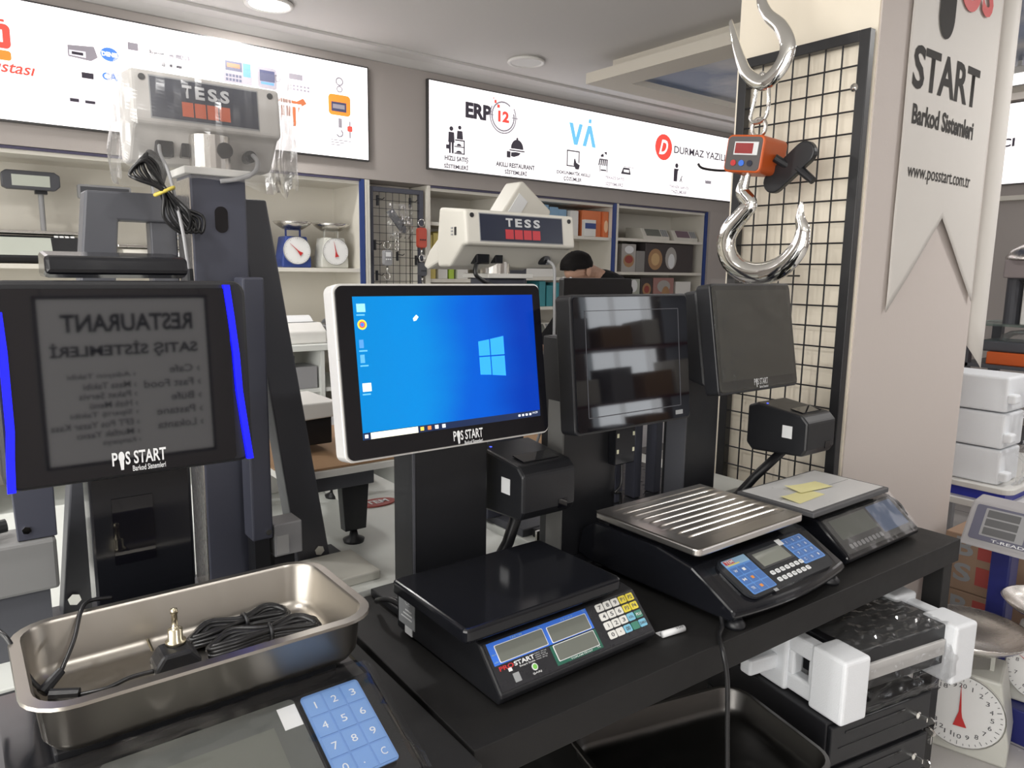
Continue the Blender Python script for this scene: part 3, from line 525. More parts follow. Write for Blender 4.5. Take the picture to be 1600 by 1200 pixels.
TEAL = mat('teal card', (.05, .26, .3), .5)
for i, (x, h) in enumerate(((3.30, .16), (3.37, .18), (3.44, .15), (3.51, .17))): tag(MB().box(x, x + .055, 4.05, 4.2, 1.2, 1.2 + h).build('teal_box', TEAL, bev=.003), ('first', 'second', 'third', 'fourth')[i] + ' teal upright box on the shelf behind the blue screen', 'box', 'teal boxes')
t = thing('label_scale', 'small white label scale on the shelf below the teal boxes', 'scale', (3.42, 4.12, .98)); MB().prism([(4.04, .981), (4.03, 1.0), (4.09, 1.08), (4.25, 1.09), (4.25, .981)], 'x', 3.26, 3.56).build('housing', CRM, t, .004); MB().prism([(4.035, 1.01), (4.08, 1.07), (4.078, 1.072), (4.033, 1.012)], 'x', 3.29, 3.43).build('screen', LCD, t)
for i in range(4): MB().prism([(4.035, 1.01), (4.08, 1.07), (4.078, 1.072), (4.033, 1.012)], 'x', 3.45 + i * .025, 3.468 + i * .025).build('key', GRP, t)
# ---- low open counter along the back wall
t = thing('wall_counter', 'long grey white open counter below the left wall shelves', 'counter', (.8, 3.7, 0), 0)
MB().box(-1.2, 1.95, 3.4, 3.95, 1.05, 1.08).build('worktop', GRY, t, .003)
for z in (.86, .45): MB().box(-1.2, 1.95, 3.43, 3.95, z - .02, z).build('shelf', GRY, t)
for x in (-1.2, 0, 1.0, 1.45, 1.93): MB().box(x, x + .02, 3.42, 3.95, 0, 1.05).build('divider', GRY, t)
for x, w, h, m, lab in ((1.30, .2, .10, WPL, 'white receipt printer on the wall counter with curled paper'), (1.53, .16, .08, GPL, 'flat grey printer on the wall counter right of the white one')):
    t = thing('desk_printer', lab, 'printer', (x + w / 2, 3.55, 1.08)); MB().prism([(3.45, 1.08), (3.45, 1.08 + h * .6), (3.52, 1.08 + h), (3.68, 1.08 + h), (3.68, 1.08)], 'x', x, x + w).build('housing', m, t, .008); MB().box(x + .02, x + w - .02, 3.53, 3.6, 1.08 + h, 1.081 + h).build('slot', BLK, t)
    MB().sheet(lambda u, v: (x + .03 + (w - .06) * u, 3.55 + .12 * v, 1.082 + h + .03 * math.sin(v * PI)), 2, 8).build('paper', WHT, t)
tag(MB().rbox(1.10, 1.2, 3.43, 3.5, .87, .93, .01, 'y').build('orange_box', ORG), 'small orange red box on the counter shelf beside the leaning frame', 'box')
t = thing('black_scanner', 'black barcode scanner on the wall counter shelf', 'scanner', (1.3, 3.5, .86)); MB().box(1.22, 1.30, 3.44, 3.52, .86, 1.0).build('stand', BLK, t, .005); MB().prism([(3.42, 1.0), (3.42, 1.03), (3.54, 1.045), (3.54, 1.0)], 'x', 1.2, 1.32).build('head', BLK, t, .006)
tag(MB().box(1.33, 1.44, 3.44, 3.6, .86, .97).build('grey_carton', GPL, bev=.004), 'grey carton beside the black scanner on the counter shelf', 'box')
t = thing('card_terminal', 'white card terminal behind the black monitor edge', 'terminal', (1.13, 3.45, 1.08)); MB().prism([(3.42, 1.08), (3.42, 1.10), (3.5, 1.21), (3.54, 1.21), (3.54, 1.08)], 'x', 1.09, 1.17).build('housing', WPL, t, .006); MB().prism([(3.435, 1.128), (3.475, 1.183), (3.473, 1.185), (3.433, 1.13)], 'x', 1.1, 1.16).build('screen', LCD, t)

# ------------------------------------------------------------------ tables and counters
def table(name, label, x0, x1, y0, y1, z, th, m, legs, rz=0, leg=.05, shelf=None, cat='table'):
    cx, cy = x0, y0
    t = thing(name, label, cat, (0, 0, 0)); w, d = x1 - x0, y1 - y0
    MB().box(0, w, 0, d, z - th, z).build('table_top', m, t, .002, loc=(0, 0, 0))
    for lx, ly in legs: MB().box(lx, lx + leg, ly, ly + leg, 0, z - th).build('leg', m, t, .002, loc=(0, 0, 0))
    if shelf: MB().box(.02, w - .02, .02, d - .02, shelf - .03, shelf).build('lower_shelf', m, t, .002, loc=(0, 0, 0))
    t.location = (x0, y0, 0); t.rotation_euler = (0, 0, rz); return t
table('black_table', 'long black laminate table carrying three scales beside the pillar', .564, 2.13, .807, 1.375, .75, .062, TBL, ((.01, .01), (1.506, .01), (.01, .508), (1.506, .508)), math.radians(-1.9), .05, .225)
lt = table('black_table', 'black laminate table at the left under the steel pan scale', -.75, .558, .80, 1.375, .75, .062, TBL, ((.01, .01), (1.248, .01), (.01, .515), (1.248, .515)), math.radians(-1.0), .05)
for x in (1.05, 1.13): MB().box(x, x + .004, .1, .57, .7495, .751).build('groove', GLS, lt, loc=(0, 0, 0))
table('display_counter', 'light grey counter behind the black tables, under the dark frame', -.7, 1.13, 1.40, 2.45, .75, .04, GRY, ((.02, .02), (1.76, .02), (.02, .98), (1.76, .98)), 0, .05, None, 'counter')
table('display_counter', 'light grey counter section under the second white display head', 1.16, 2.12, 1.40, 1.93, .75, .04, GRY, ((.02, .02), (.89, .02), (.02, .46), (.89, .46)), 0, .05, None, 'counter')
table('office_desk', 'grey office desk behind the counters with the dark monitor', 1.45, 2.65, 1.97, 2.7, .75, .03, GPL, ((.02, .02), (1.13, .02), (.02, .66), (1.13, .66)), 0, .05, None, 'desk')

# ------------------------------------------------------------------ monitors
def tilt_part(mb, name, m, parent, c, tilt, **k): return mb.build(name, m, parent, loc=Vector(c) - parent.location, rot=(-math.radians(tilt), 0, 0), **k)
def pos_logo(scr, x, z, w, y=-.0012, m=WHT):
    h = w * .27
    text('P', m, scr, (x, y, z), w * .10, h, bold=.02); text('S START', m, scr, (x + w * .24, y, z), w * .76, h, bold=.02)
    text('Barkod Sistemleri', m, scr, (x + w * .36, y, z - h * .55), w * .62, h * .42, bold=.01)
    b = MB().prism(circ(x + w * .17, z + h * .62, w * .055, h * .42, 14), 'y', y - .0003, y).prism([(x + w * .13, z + h * .3), (x + w * .21, z + h * .3), (x + w * .2, z - h * .35), (x + w * .15, z - h * .35)], 'y', y - .0003, y); b.build('hand_mark', m, scr, loc=(0, 0, 0))

# ---- wide touch terminal showing a blue desktop
t = thing('touch_terminal', 'silver edged wide touch terminal showing a bright blue desktop', 'terminal', (.81, 1.3, .75))
MB().box(.715, .90, 1.245, 1.325, .765, 1.32).build('stand_column', BLK, t, .004); MB().box(.715, .72, 1.244, 1.2455, .77, 1.15).build('column_edge', DGM, t)
MB().box(.68, .935, 1.20, 1.37, .75, .766).build('base_plate', BLK, t, .003)
MB().box(.78, .86, 1.17, 1.25, 1.2, 1.32).build('monitor_bracket', BLK, t, .004)
C = (.723, 1.112, 1.278); w, h = .44, .298; T = 8
tilt_part(MB().rbox(-w / 2, w / 2, .004, .04, -h / 2, h / 2, .014, 'y'), 'monitor_housing', mat('silver plastic', (.72, .71, .69), .3, .35), t, C, T, bev=.002)
tilt_part(MB().rbox(-w / 2 + .05, w / 2 - .05, .04, .07, -h / 2 + .05, h / 2 - .05, .02, 'y'), 'rear_cover', BLK, t, C, T, bev=.006)
scr = tilt_part(MB().rbox(-w / 2 + .004, w / 2 - .004, 0, .006, -h / 2 + .004, h / 2 - .004, .012, 'y'), 'glass_front', GLS, t, C, T)
def desktop_mat():
    m = bpy.data.materials.new('blue desktop picture'); m.use_nodes = True; nt = m.node_tree; b = nt.nodes['Principled BSDF']
    tc = nt.nodes.new('ShaderNodeTexCoord'); sp = nt.nodes.new('ShaderNodeSeparateXYZ'); r = nt.nodes.new('ShaderNodeValToRGB'); r.color_ramp.interpolation = 'EASE'
    e = r.color_ramp.elements; e[0].position = 0; e[0].color = (*lin(8, 150, 232), 1); e[1].position = 1; e[1].color = (*lin(5, 62, 190), 1)
    k = e.new(.35); k.color = (*lin(10, 152, 240), 1); k = e.new(.7); k.color = (*lin(5, 100, 228), 1)
    n = nt.nodes.new('ShaderNodeTexNoise'); n.inputs['Scale'].default_value = 3; ad = nt.nodes.new('ShaderNodeMath'); ad.operation = 'MULTIPLY_ADD'; ad.inputs[1].default_value = .14
    nt.links.new(tc.outputs['Generated'], sp.inputs[0]); nt.links.new(tc.outputs['Generated'], n.inputs[0]); nt.links.new(n.outputs[0], ad.inputs[0]); nt.links.new(sp.outputs[0], ad.inputs[2]); nt.links.new(ad.outputs[0], r.inputs[0])
    nt.links.new(r.outputs[0], b.inputs['Emission Color']); b.inputs['Emission Strength'].default_value = .95; b.inputs['Base Color'].default_value = (0, .005, .015, 1); b.inputs['Roughness'].default_value = .05; b.inputs['Specular IOR Level'].default_value = .3; return m
sx0, sx1, sz0, sz1 = -.187, .197, -.113, .127
dk = tilt_part(MB().box(sx0, sx1, -.0006, 0, sz0, sz1), 'screen_picture', desktop_mat(), t, C, T)
def sq(parent, m, name, x0, x1, z0, z1, y=-.0009):
    return MB().box(x0, x1, y, y + .0002, z0, z1).build(name, m, parent, loc=(0, 0, 0))
LW = emi('logo pane light', (38, 142, 242), 1)
def pane(a): return MB().prism(a, 'y', -.0009, -.0007).build('window_pane', LW, dk, loc=(0, 0, 0))
pane([(.060, .014), (.085, .014), (.085, .044), (.060, .041)]); pane([(.0875, .014), (.119, .014), (.119, .049), (.0875, .0445)]); pane([(.060, .0115), (.085, .0115), (.085, -.023), (.060, -.021)]); pane([(.0875, .0115), (.119, .0115), (.119, -.027), (.0875, -.0235)])
sq(dk, emi('taskbar', (14, 30, 62), .9), 'taskbar', sx0, sx1, sz0, sz0 + .012); sq(dk, emi('search field', (235, 235, 205), .95), 'search_field', sx0 + .014, sx0 + .105, sz0 + .0005, sz0 + .0112, -.0012)
for i, c in enumerate(((230, 190, 80), (225, 120, 60), (235, 235, 235), (210, 220, 225))): sq(dk, emi('task icon %d' % i, c, .9), 'task_icon', sx0 + .11 + i * .015, sx0 + .117 + i * .015, sz0 + .003, sz0 + .0095, -.0012)
for i in range(4): sq(dk, emi('tray icon', (220, 225, 235), .9), 'tray_icon', sx1 - .055 + i * .009, sx1 - .050 + i * .009, sz0 + .004, sz0 + .008, -.0012)
text('14:29', emi('tray icon', (220, 225, 235), .9), dk, (sx1 - .02, -.0012, sz0 + .006), .013, .004)
sq(dk, emi('start mark', (230, 235, 240), .9), 'start_mark', sx0 + .003, sx0 + .009, sz0 + .003, sz0 + .009, -.0012)
for i, (c, z) in enumerate((((130, 185, 200), .115), ((70, 130, 190), .055), ((80, 150, 200), .03), ((235, 235, 215), -.018))):
    sq(dk, emi('desk icon %d' % i, c, .9), 'desktop_icon', sx0 + .006, sx0 + .006 + (.016 if i in (0, 3) else .008), z - .014, z, -.0009)
    sq(dk, emi('icon caption', (90, 165, 225), .8), 'icon_caption', sx0 + .005, sx0 + .02, z - .02, z - .0175, -.0009)
for r_, c, nm in ((.0085, (225, 190, 60), 'browser_icon'), (.0055, (215, 70, 50), 'browser_icon_arc'), (.0035, (60, 110, 220), 'browser_icon_center')): MB().prism(circ(sx0 + .014, .08, r_), 'y', -.0009 - (.009 - r_) * .05, -.0007).build(nm, emi('browser %d' % int(r_ * 1e4), c, .9), dk, loc=(0, 0, 0))
MB().prism([(-.075, .088), (-.068, .094), (-.064, .09), (-.069, .084), (-.074, .083)], 'y', -.0009, -.0007).build('pointer_arrow', emi('pointer white', (245, 250, 255), 1), dk, loc=(0, 0, 0))
pos_logo(scr, -.01, -.137, .065)
# printer on an arm beside the column
def printer(root, x0, x1, y0, y1, z0, z1, arm):
    p = MB().prism([(y0 + .012, z0 + .01), (y0, z0 + .03), (y0, z1 - .025), (y0 + .02, z1 - .006), (y1 - .03, z1 + .012), (y1, z1), (y1, z0 + .02), (y1 - .02, z0)], 'x', x0, x1).build('receipt_printer', BLK, root, .006)
    MB().prism([(y0 + .032, z1 - .004), (y0 + .07, z1 + .002), (y0 + .07, z1 + .0045), (y0 + .032, z1 - .0015)], 'x', x0 + .025, x1 - .025).build('paper_slot', GLS, p)
    MB().box(x0 - .0012, x0 + .001, y0 + .045, y0 + .075, z1 - .075, z1 - .04).build('paper_label', WHT, p)
    MB().box(x1 - .05, x1 - .025, y0 - .0015, y0 + .001, z0 + .025, z0 + .045).build('usb_port', GLS, p)
    MB().cyl((x0 + .02, y1 - .05, z1 + .008), (x0 + .02, y1 - .05, z1 + .0105), .003, n=8).build('power_led', emi('blue led', (70, 90, 255), 2), p)
    MB().tube(arm, .014, 8).build('printer_arm', BLK, root, smooth=True)
printer(t, .935, 1.085, 1.165, 1.36, .91, 1.045, [(1.01, 1.27, .915), (1.0, 1.30, .82), (.96, 1.30, .77), (.90, 1.30, .765)])

# ---- square black touch terminal (off)
t = thing('touch_terminal', 'black square touch terminal, switched off, behind the ribbed steel tray', 'terminal', (1.2, 1.28, .75))
C = (1.215, 1.12, 1.255); w, h, T = .375, .298, 6
tilt_part(MB().rbox(-w / 2, w / 2, .003, .05, -h / 2, h / 2, .012, 'y'), 'monitor_housing', BLK, t, C, T, bev=.003)
scr = tilt_part(MB().rbox(-w / 2 + .006, w / 2 - .006, 0, .004, -h / 2 + .006, h / 2 - .006, .01, 'y'), 'glass_front', GLS, t, C, T)
b = MB().box(-.15, .15, -.0008, 0, -.115, -.113).box(-.15, .15, -.0008, 0, .113, .1145).box(-.15, -.1485, -.0008, 0, -.115, .1145).box(.1485, .15, -.0008, 0, -.115, .1145); b.build('screen_outline', DGM, scr, loc=(0, 0, 0))
MB().box(.13, .155, -.0008, 0, -.135, -.125).build('model_badge', GRP, scr, loc=(0, 0, 0))
MB().box(1.12, 1.30, 1.25, 1.33, .765, 1.3).build('stand_column', BLK, t, .004); MB().box(1.116, 1.121, 1.247, 1.30, .77, 1.15).build('column_edge', mat('grey edge trim', (.13, .13, .125), .5), t)
MB().box(1.08, 1.34, 1.20, 1.355, .752, .766).build('base_plate', BLK, t, .003); MB().box(1.15, 1.28, 1.17, 1.25, 1.2, 1.3).build('monitor_bracket', BLK, t)
pb = MB().box(1.27, 1.34, 1.225, 1.25, .98, 1.10).build('port_box', BLG, t, .003)
for z in (1.01, 1.05): 
    for x in (1.275, 1.33): MB().box(x, x + .006, 1.2235, 1.226, z, z + .01).build('port', mat('pale connector', (.75, .74, .55), .5), pb)
MB().box(1.3, 1.312, 1.2235, 1.226, 1.082, 1.09).build('port', WHT, pb)
MB().tube(spl([(1.305, 1.235, .98), (1.30, 1.23, .93), (1.28, 1.23, .91), (1.31, 1.24, .9), (1.31, 1.24, .86)], 6), .004, 6).build('cable', CAB, t, smooth=True)

# ---- terminal still in its protective film, with printer
t = thing('touch_terminal', 'black square touch terminal in wrinkled protective film, beside the wire grid', 'terminal', (1.6, 1.27, .75))
C = (1.642, 1.10, 1.292); w, h, T = .342, .275, 10
hs = tilt_part(MB().rbox(-w / 2, w / 2, .003, .045, -h / 2, h / 2, .012, 'y'), 'monitor_housing', BLK, t, C, T, bev=.003)
tilt_part(MB().prism([(.045, -h / 2 + .02), (.045, h / 2 - .01), (.09, h / 2 - .01), (.115, h / 2 - .06), (.115, -h / 2 + .05)], 'x', -w / 2 + .004, w / 2 - .02), 'rear_cover', BLK, t, C, T, bev=.008)
scr = tilt_part(MB().rbox(-w / 2 + .006, w / 2 - .006, 0, .004, -h / 2 + .006, h / 2 - .006, .01, 'y'), 'glass_front', mat('film covered screen', (.035, .034, .027), .22), t, C, T)
MB().box(-.155, .155, -.0008, 0, -.105, .12).build('screen_area', mat('olive grey dull screen', (.06, .058, .046), .2), scr, loc=(0, 0, 0))
pos_logo(scr, -.03, -.122, .06)
tilt_part(MB().sheet(lambda u, v: (-w / 2 - .004 + (w + .008) * u, -.004 + .0025 * noise.noise((u * 3, v * 5, 3)) + .0008 * noise.noise((u * 17, v * 21, 5)), -h / 2 + .01 + (h + .0) * v), 40, 40), 'protective_film', FLM, t, C, T, smooth=True)
MB().box(1.55, 1.69, 1.24, 1.315, .765, 1.32).build('stand_column', BLK, t, .004); MB().box(1.545, 1.551, 1.236, 1.30, .77, 1.2).build('column_edge', DGM, t); MB().box(1.5, 1.73, 1.18, 1.345, .752, .766).build('base_plate', BLK, t, .003); MB().box(1.58, 1.70, 1.18, 1.24, 1.22, 1.32).build('monitor_bracket', BLK, t)
printer(t, 1.83, 1.975, 1.05, 1.24, .945, 1.075, [(1.91, 1.16, .95), (1.86, 1.22, .86), (1.82, 1.25, .80), (1.74, 1.27, .78), (1.70, 1.27, .775)])

# ---- left terminal with blue light strips
t = thing('touch_terminal', 'black touch terminal with glowing blue side strips at the far left', 'terminal', (.23, 1.31, .75))
C = (.218, 1.215, 1.279); w, h, T = .348, .297, 2
tilt_part(MB().rbox(-w / 2, w / 2, .003, .05, -h / 2, h / 2, .022, 'y'), 'monitor_housing', BLK, t, C, T, bev=.006)
scr = tilt_part(MB().rbox(-w / 2 + .012, w / 2 - .03, -.001, .006, -h / 2 + .006, h / 2 - .012, .008, 'y'), 'glass_front', GLS, t, C, T)
LED = emi('blue led strip', (8, 12, 255), 1.6)
def strip(pts):
    l = [(x - .005, z) for x, z in pts]; r = [(x + .005, z) for x, z in reversed(pts)]
    tilt_part(MB().prism(l + r, 'y', -.004, .004), 'light_strip', LED, t, C, T)
strip([(.142, .142), (.147, .09), (.152, .03), (.154, -.03), (.160, -.09), (.166, -.145)]); strip([(-.162, .105), (-.160, .05), (-.160, 0), (-.160, -.06), (-.163, -.1), (-.165, -.147)])
pos_logo(scr, -.038, -.128, .075, -.0022)
MB().prism([(1.27, 1.43), (1.245, 1.437), (1.25, 1.462), (1.33, 1.47), (1.34, 1.43)], 'x', .118, .312).build('rear_display', BLG, t, .006)
MB().box(.155, .305, 1.28, 1.345, .765, 1.3).build('stand_column', BLG, t, .004); MB().box(.185, .245, 1.278, 1.2815, .97, 1.08).build('column_recess', GLS, t); MB().box(.12, .34, 1.22, 1.36, .752, .766).build('base_plate', BLK, t, .003); MB().box(.17, .28, 1.24, 1.285, 1.2, 1.3).build('monitor_bracket', BLK, t)

# ------------------------------------------------------------------ big scale with the TESS head (left)
def tess_head(root, x0, x1, y, zb, zt, winmat, depth=.13, lower=.055, name='head', film_on=False):
    w = x1 - x0; h = zt - zb
    hd = MB().prism([(y, zb), (y + .01, zt), (y + depth * .9, zt + .01), (y + depth, zb - .01), (y + depth * .95, zb - lower), (y + depth * .55, zb - lower), (y + .022, zb - .004)], 'x', x0, x1).build('head_housing', CRM if not film_on else mat('warm grey plastic', (.52, .5, .48), .4), root, .008, seg=3)
    def fy(z): return y + .01 * (z - zb) / h
    def fb(m, nm, a, b, c, d, o): return MB().prism([(a, fy(c) - o), (b, fy(c) - o)] if 0 else [(fy(c) - o, c), (fy(d) - o, d), (fy(d) - o - .001, d), (fy(c) - o - .001, c)], 'x', a, b).build(nm, m, hd)
    m_ = w * .12
    fb(GRP, 'panel_edge', x0 + m_ - .002, x1 - .045, zb + h * .1, zt - h * .08, .0); fb(NVY, 'display_panel', x0 + m_, x1 - .047, zb + h * .13, zt - h * .11, .001)
    cx = (x0 + m_ + x1 - .047) / 2 ; lw = w * .31
    rot = (PI / 2 - math.atan2(.01, h), 0, 0)
    for i, ch in enumerate('TESS'):
        wtext(ch, mat('silver print', (.55, .56, .58), .4), hd, (cx - lw / 2 + lw * .27 * i, fy(zb + h * .56) - .0032, zb + h * .56), lw * .2, h * .25, rot, .04)
        fb(winmat, 'digit_window', cx - lw / 2 + lw * .265 * i - .002, cx - lw / 2 + lw * .265 * i + lw * .21, zb + h * .2, zb + h * .48, .0022)
    for sx in (x0 + .02, x1 - .02): MB().cyl((sx, fy(zt - .012) - .002, zt - .014), (sx, fy(zt) + .002, zt - .014), .006, n=10).build('screw_hole', BLK, hd)
    # sockets on the lower body
    yl = y + .022 + (depth * .55 - .022) * .58
    MB().box(x0 + w * .16, x0 + w * .28, yl - .014, yl + .02, zb - lower * .85, zb - lower * .35).build('power_socket', BLG, hd, .004); MB().box(x0 + w * .33, x0 + w * .40, yl - .012, yl + .02, zb - lower * .8, zb - lower * .35).build('rocker_switch', BLG, hd, .002)
    MB().cyl((x1 - w * .2, yl - .02, zb - lower * .6), (x1 - w * .2, yl + .01, zb - lower * .6), .012, n=14).build('cable_gland', BLG, hd)
    return hd
t = thing('platform_scale', 'tall dark pillar scale with film wrapped red digit display head', 'scale', (.42, 1.5, .75))
MB().box(.2, .74, 1.435, 1.592, .75, .772).build('base_plate', mat('pale beige steel plate', (.56, .55, .5), .45), t, .004)
pl = MB().box(.385, .49, 1.50, 1.60, .772, 1.622).build('post', DBL, t, .004); MB().box(.3835, .3855, 1.502, 1.598, .78, 1.615).build('post_side_highlight', STL, pl)
MB().rbox(.428, .452, 1.4985, 1.502, 1.515, 1.565, .0118, 'y').build('cable_slot', GLS, pl)
MB().box(.375, .50, 1.495, 1.61, 1.622, 1.636).build('post_cap', WPL, t, .002)
MB().cyl((.437, 1.545, 1.636), (.437, 1.545, 1.70), .038, n=24).build('neck', STL, t, smooth=False); MB().cyl((.455, 1.506, 1.672), (.455, 1.512, 1.672), .015, n=18).build('neck_hole', GLS, t)
hd = tess_head(t, .297, .572, 1.515, 1.708, 1.803, ORW, .13, .062, film_on=True)
MB().tube(spl([(.518, 1.535, 1.672), (.515, 1.50, 1.655), (.5, 1.48, 1.632), (.47, 1.488, 1.618), (.44, 1.497, 1.612)], 8), .0045, 8).build('grey_signal_cable', GCB, t, smooth=True)
# crinkled plastic bag over the head
def bag(u, v):
    a = 2 * PI * u; cx, cy = .437, 1.575; hw, hd_ = .155, .095
    s = (abs(math.cos(a)) ** 8 + abs(math.sin(a)) ** 8) ** (-1 / 8); z = 1.822 - .21 * v
    fl = 1 + .05 * v + .07 * v * noise.noise((math.cos(a) * 2.2, math.sin(a) * 2.2, v * 2)) + .02 * noise.noise((math.cos(a) * 9, math.sin(a) * 9, v * 5))
    if v > .7: z += .035 * noise.noise((a * 2.5, 0, 7)) * (v - .7) / .3
    return (cx + hw * s * math.cos(a) * fl, cy + hd_ * s * math.sin(a) * fl, z)
MB().sheet(bag, 90, 34).build('plastic_wrap', film('crinkled wrap film', .4, rough=.15, haze=.05), t)
# looped mains cable with yellow tie
cc = thing('mains_cable', 'looped black mains cable tied yellow, hanging from the wrapped display head', 'cable', (.36, 1.49, 1.5))
b = MB()
for i in range(5):
    o = .006 * (i - 2); b.tube(spl([(.333 + o * .4, 1.475 - abs(o), 1.583), (.305 + o * 1.6, 1.47 + o, 1.60), (.293 + o * 1.2, 1.474, 1.622 + o), (.305 + o, 1.476 + o, 1.642 + o), (.325 + o * 1.4, 1.478 + o, 1.628), (.334 - o * .4, 1.474, 1.585), (.356 - o * 1.2, 1.472 + o, 1.555 + o * .6), (.385 + o, 1.474, 1.532 + o), (.376 + o * 1.6, 1.476, 1.512), (.352 + o * 1.8, 1.472, 1.538)], 6, True), .0033, 6, True)
b.build('cable_loops', CAB, cc, smooth=True); MB().tube([(.334 + .016 * math.cos(a), 1.474 + .012 * math.sin(a), 1.584 + .008 * math.cos(a)) for a in [2 * PI * i / 16 for i in range(16)]], .0035, 6, True).build('yellow_tie', mat('yellow tie', (.6, .48, .08), .5), cc, smooth=True)
MB().tube(spl([(.34, 1.52, 1.67), (.335, 1.49, 1.65), (.345, 1.475, 1.61), (.36, 1.47, 1.52), (.366, 1.472, 1.47), (.37, 1.476, 1.44)], 8), .0035, 6).build('hanging_cable', GCB, cc, smooth=True); MB().cyl((.37, 1.476, 1.445), (.372, 1.478, 1.38), .007, .008, n=10).build('plug', BLK, cc)
# dark A shaped frame
t = thing('steel_frame', 'dark grey A shaped steel frame leaning out behind the tall scale', 'frame', (.4, 1.64, .75))
MB().prism([(.133, .76), (.225, 1.588), (.565, 1.592), (.69, .76), (.612, .76), (.508, 1.535), (.278, 1.535), (.205, .76)], 'y', 1.60, 1.66).build('frame_body', DGM, t, .004)
MB().box(.335, .385, 1.61, 1.65, .78, 1.536).build('inner_post', DGM, t, .003)
MB().box(.10, .72, 1.595, 1.665, .752, .765).build('foot_bar', DGM, t)
for x, z in ((.155, .80), (.66, .785)): MB().cyl((x, 1.592, z), (x, 1.602, z), .012, n=6).build('bolt', CHR, t)
t = thing('slab_column', 'dark slim cabinet column behind the right edge of the glowing terminal', 'column', (.49, 1.45, .75)); MB().box(.455, .497, 1.435, 1.49, .90, 1.43).build('upper_body', DBL, t, .004); MB().box(.46, .49, 1.44, 1.485, .772, .9).build('foot', BLK, t); MB().cyl((.487, 1.432, .915), (.487, 1.436, .915), .006, n=8).build('screw', CHR, t)
t = thing('junction_box', 'small grey junction box with printed label beside the dark post', 'box', (.52, 1.47, .772)); MB().box(.50, .56, 1.44, 1.50, .855, .925).build('housing', GPL, t, .003); MB().box(.505, .53, 1.4385, 1.4405, .86, .90).build('printed_label', mat('faded label', (.42, .42, .42), .5), t); MB().box(.503, .545, 1.45, 1.495, .772, .855).build('bracket', BLK, t)
t = thing('grey_platform', 'grey painted platform box at the far left behind the steel pan', 'platform', (-.05, 1.6, .75)); MB().box(-.3, .125, 1.49, 1.59, .87, .965).build('platform_box', mat('mid grey painted steel', (.2, .2, .2), .5), t, .006); MB().box(-.28, .11, 1.50, 1.58, .75, .87).build('dark_base', DGM, t)
t = thing('corner_plate', 'dark upright steel plate bolted above the grey platform', 'plate', (.1, 1.45, .965)); MB().prism([(.068, .966), (.128, .966), (.128, 1.2), (.06, 1.2)], 'y', 1.50, 1.515).build('plate', DBL, t, .002); MB().cyl((.082, 1.497, .985), (.082, 1.502, .985), .007, n=6).build('bolt', CHR, t)
t = thing('power_plug', 'black plug and cable lying behind the grey platform', 'plug', (.03, 1.55, .97)); MB().cyl((.0, 1.53, .985), (.055, 1.54, .988), .012, n=10).build('plug_body', CAB, t); MB().tube(spl([(.0, 1.53, .985), (-.04, 1.52, .98), (-.08, 1.51, .975), (-.14, 1.53, .972)], 6), .006, 8).build('cable', CAB, t, smooth=True)

# ---- second TESS head
t = thing('platform_scale', 'dark post with unwrapped cream display head behind the blue screen', 'scale', (1.18, 1.62, .75))
MB().box(1.135, 1.255, 1.57, 1.66, .772, 1.43).build('post', DBL, t, .004); MB().box(1.12, 1.27, 1.555, 1.675, 1.43, 1.442).build('post_cap', WPL, t, .002); MB().cyl((1.175, 1.60, 1.442), (1.175, 1.60, 1.52), .04, n=24).build('neck', STL, t)
MB().box(1.165, 1.4, 1.45, 1.9, .75, .772).build('base_plate', DGM, t, .003)
hd = tess_head(t, 1.015, 1.372, 1.50, 1.512, 1.597, REDW, .14, .055)
MB().box(1.0135, 1.016, 1.545, 1.553, 1.535, 1.555).build('side_port', BLK, hd)
for i in range(3): MB().box(1.0135, 1.016, 1.56, 1.568, 1.535 + i * .008, 1.539 + i * .008).build('vent_slit', GPL, hd)
MB().prism([(1.60, 1.57), (1.70, 1.50), (1.73, 1.46), (1.71, 1.45), (1.62, 1.48)], 'x', 1.03, 1.36).build('operator_panel', CRM, hd, .006)
MB().tube(spl([(1.30, 1.53, 1.478), (1.305, 1.51, 1.46), (1.30, 1.50, 1.40), (1.30, 1.50, 1.2), (1.29, 1.52, 1.05), (1.27, 1.56, .9)], 8), .004, 8).build('signal_cable', GCB, t, smooth=True)
MB().tube(spl([(1.08, 1.55, 1.47), (1.07, 1.54, 1.44), (1.10, 1.54, 1.42), (1.13, 1.55, 1.41), (1.10, 1.545, 1.40)], 6), .006, 6).build('mains_cable', CAB, t, smooth=True)
t = thing('tilted_indicator', 'tilted cream display head with paper label behind the second display', 'display', (1.3, 1.95, .75))
M = Matrix.Translation((1.43, 1.84, 1.60)) @ Matrix.Rotation(math.radians(36), 4, 'Y')
MB().rbox(-.075, .075, -.03, .05, -.07, .1, .012, 'y').xf(M).build('housing', CRM, t, .005); MB().box(-.06, -.02, -.0325, -.029, -.02, .06).xf(M).build('paper_label', WHT, t); MB().box(.03, .078, -.02, .04, .05, .102).xf(M).build('dark_corner', GPL, t)
MB().box(1.39, 1.46, 1.82, 1.88, .75, 1.56).build('post', DBL, t, .003)
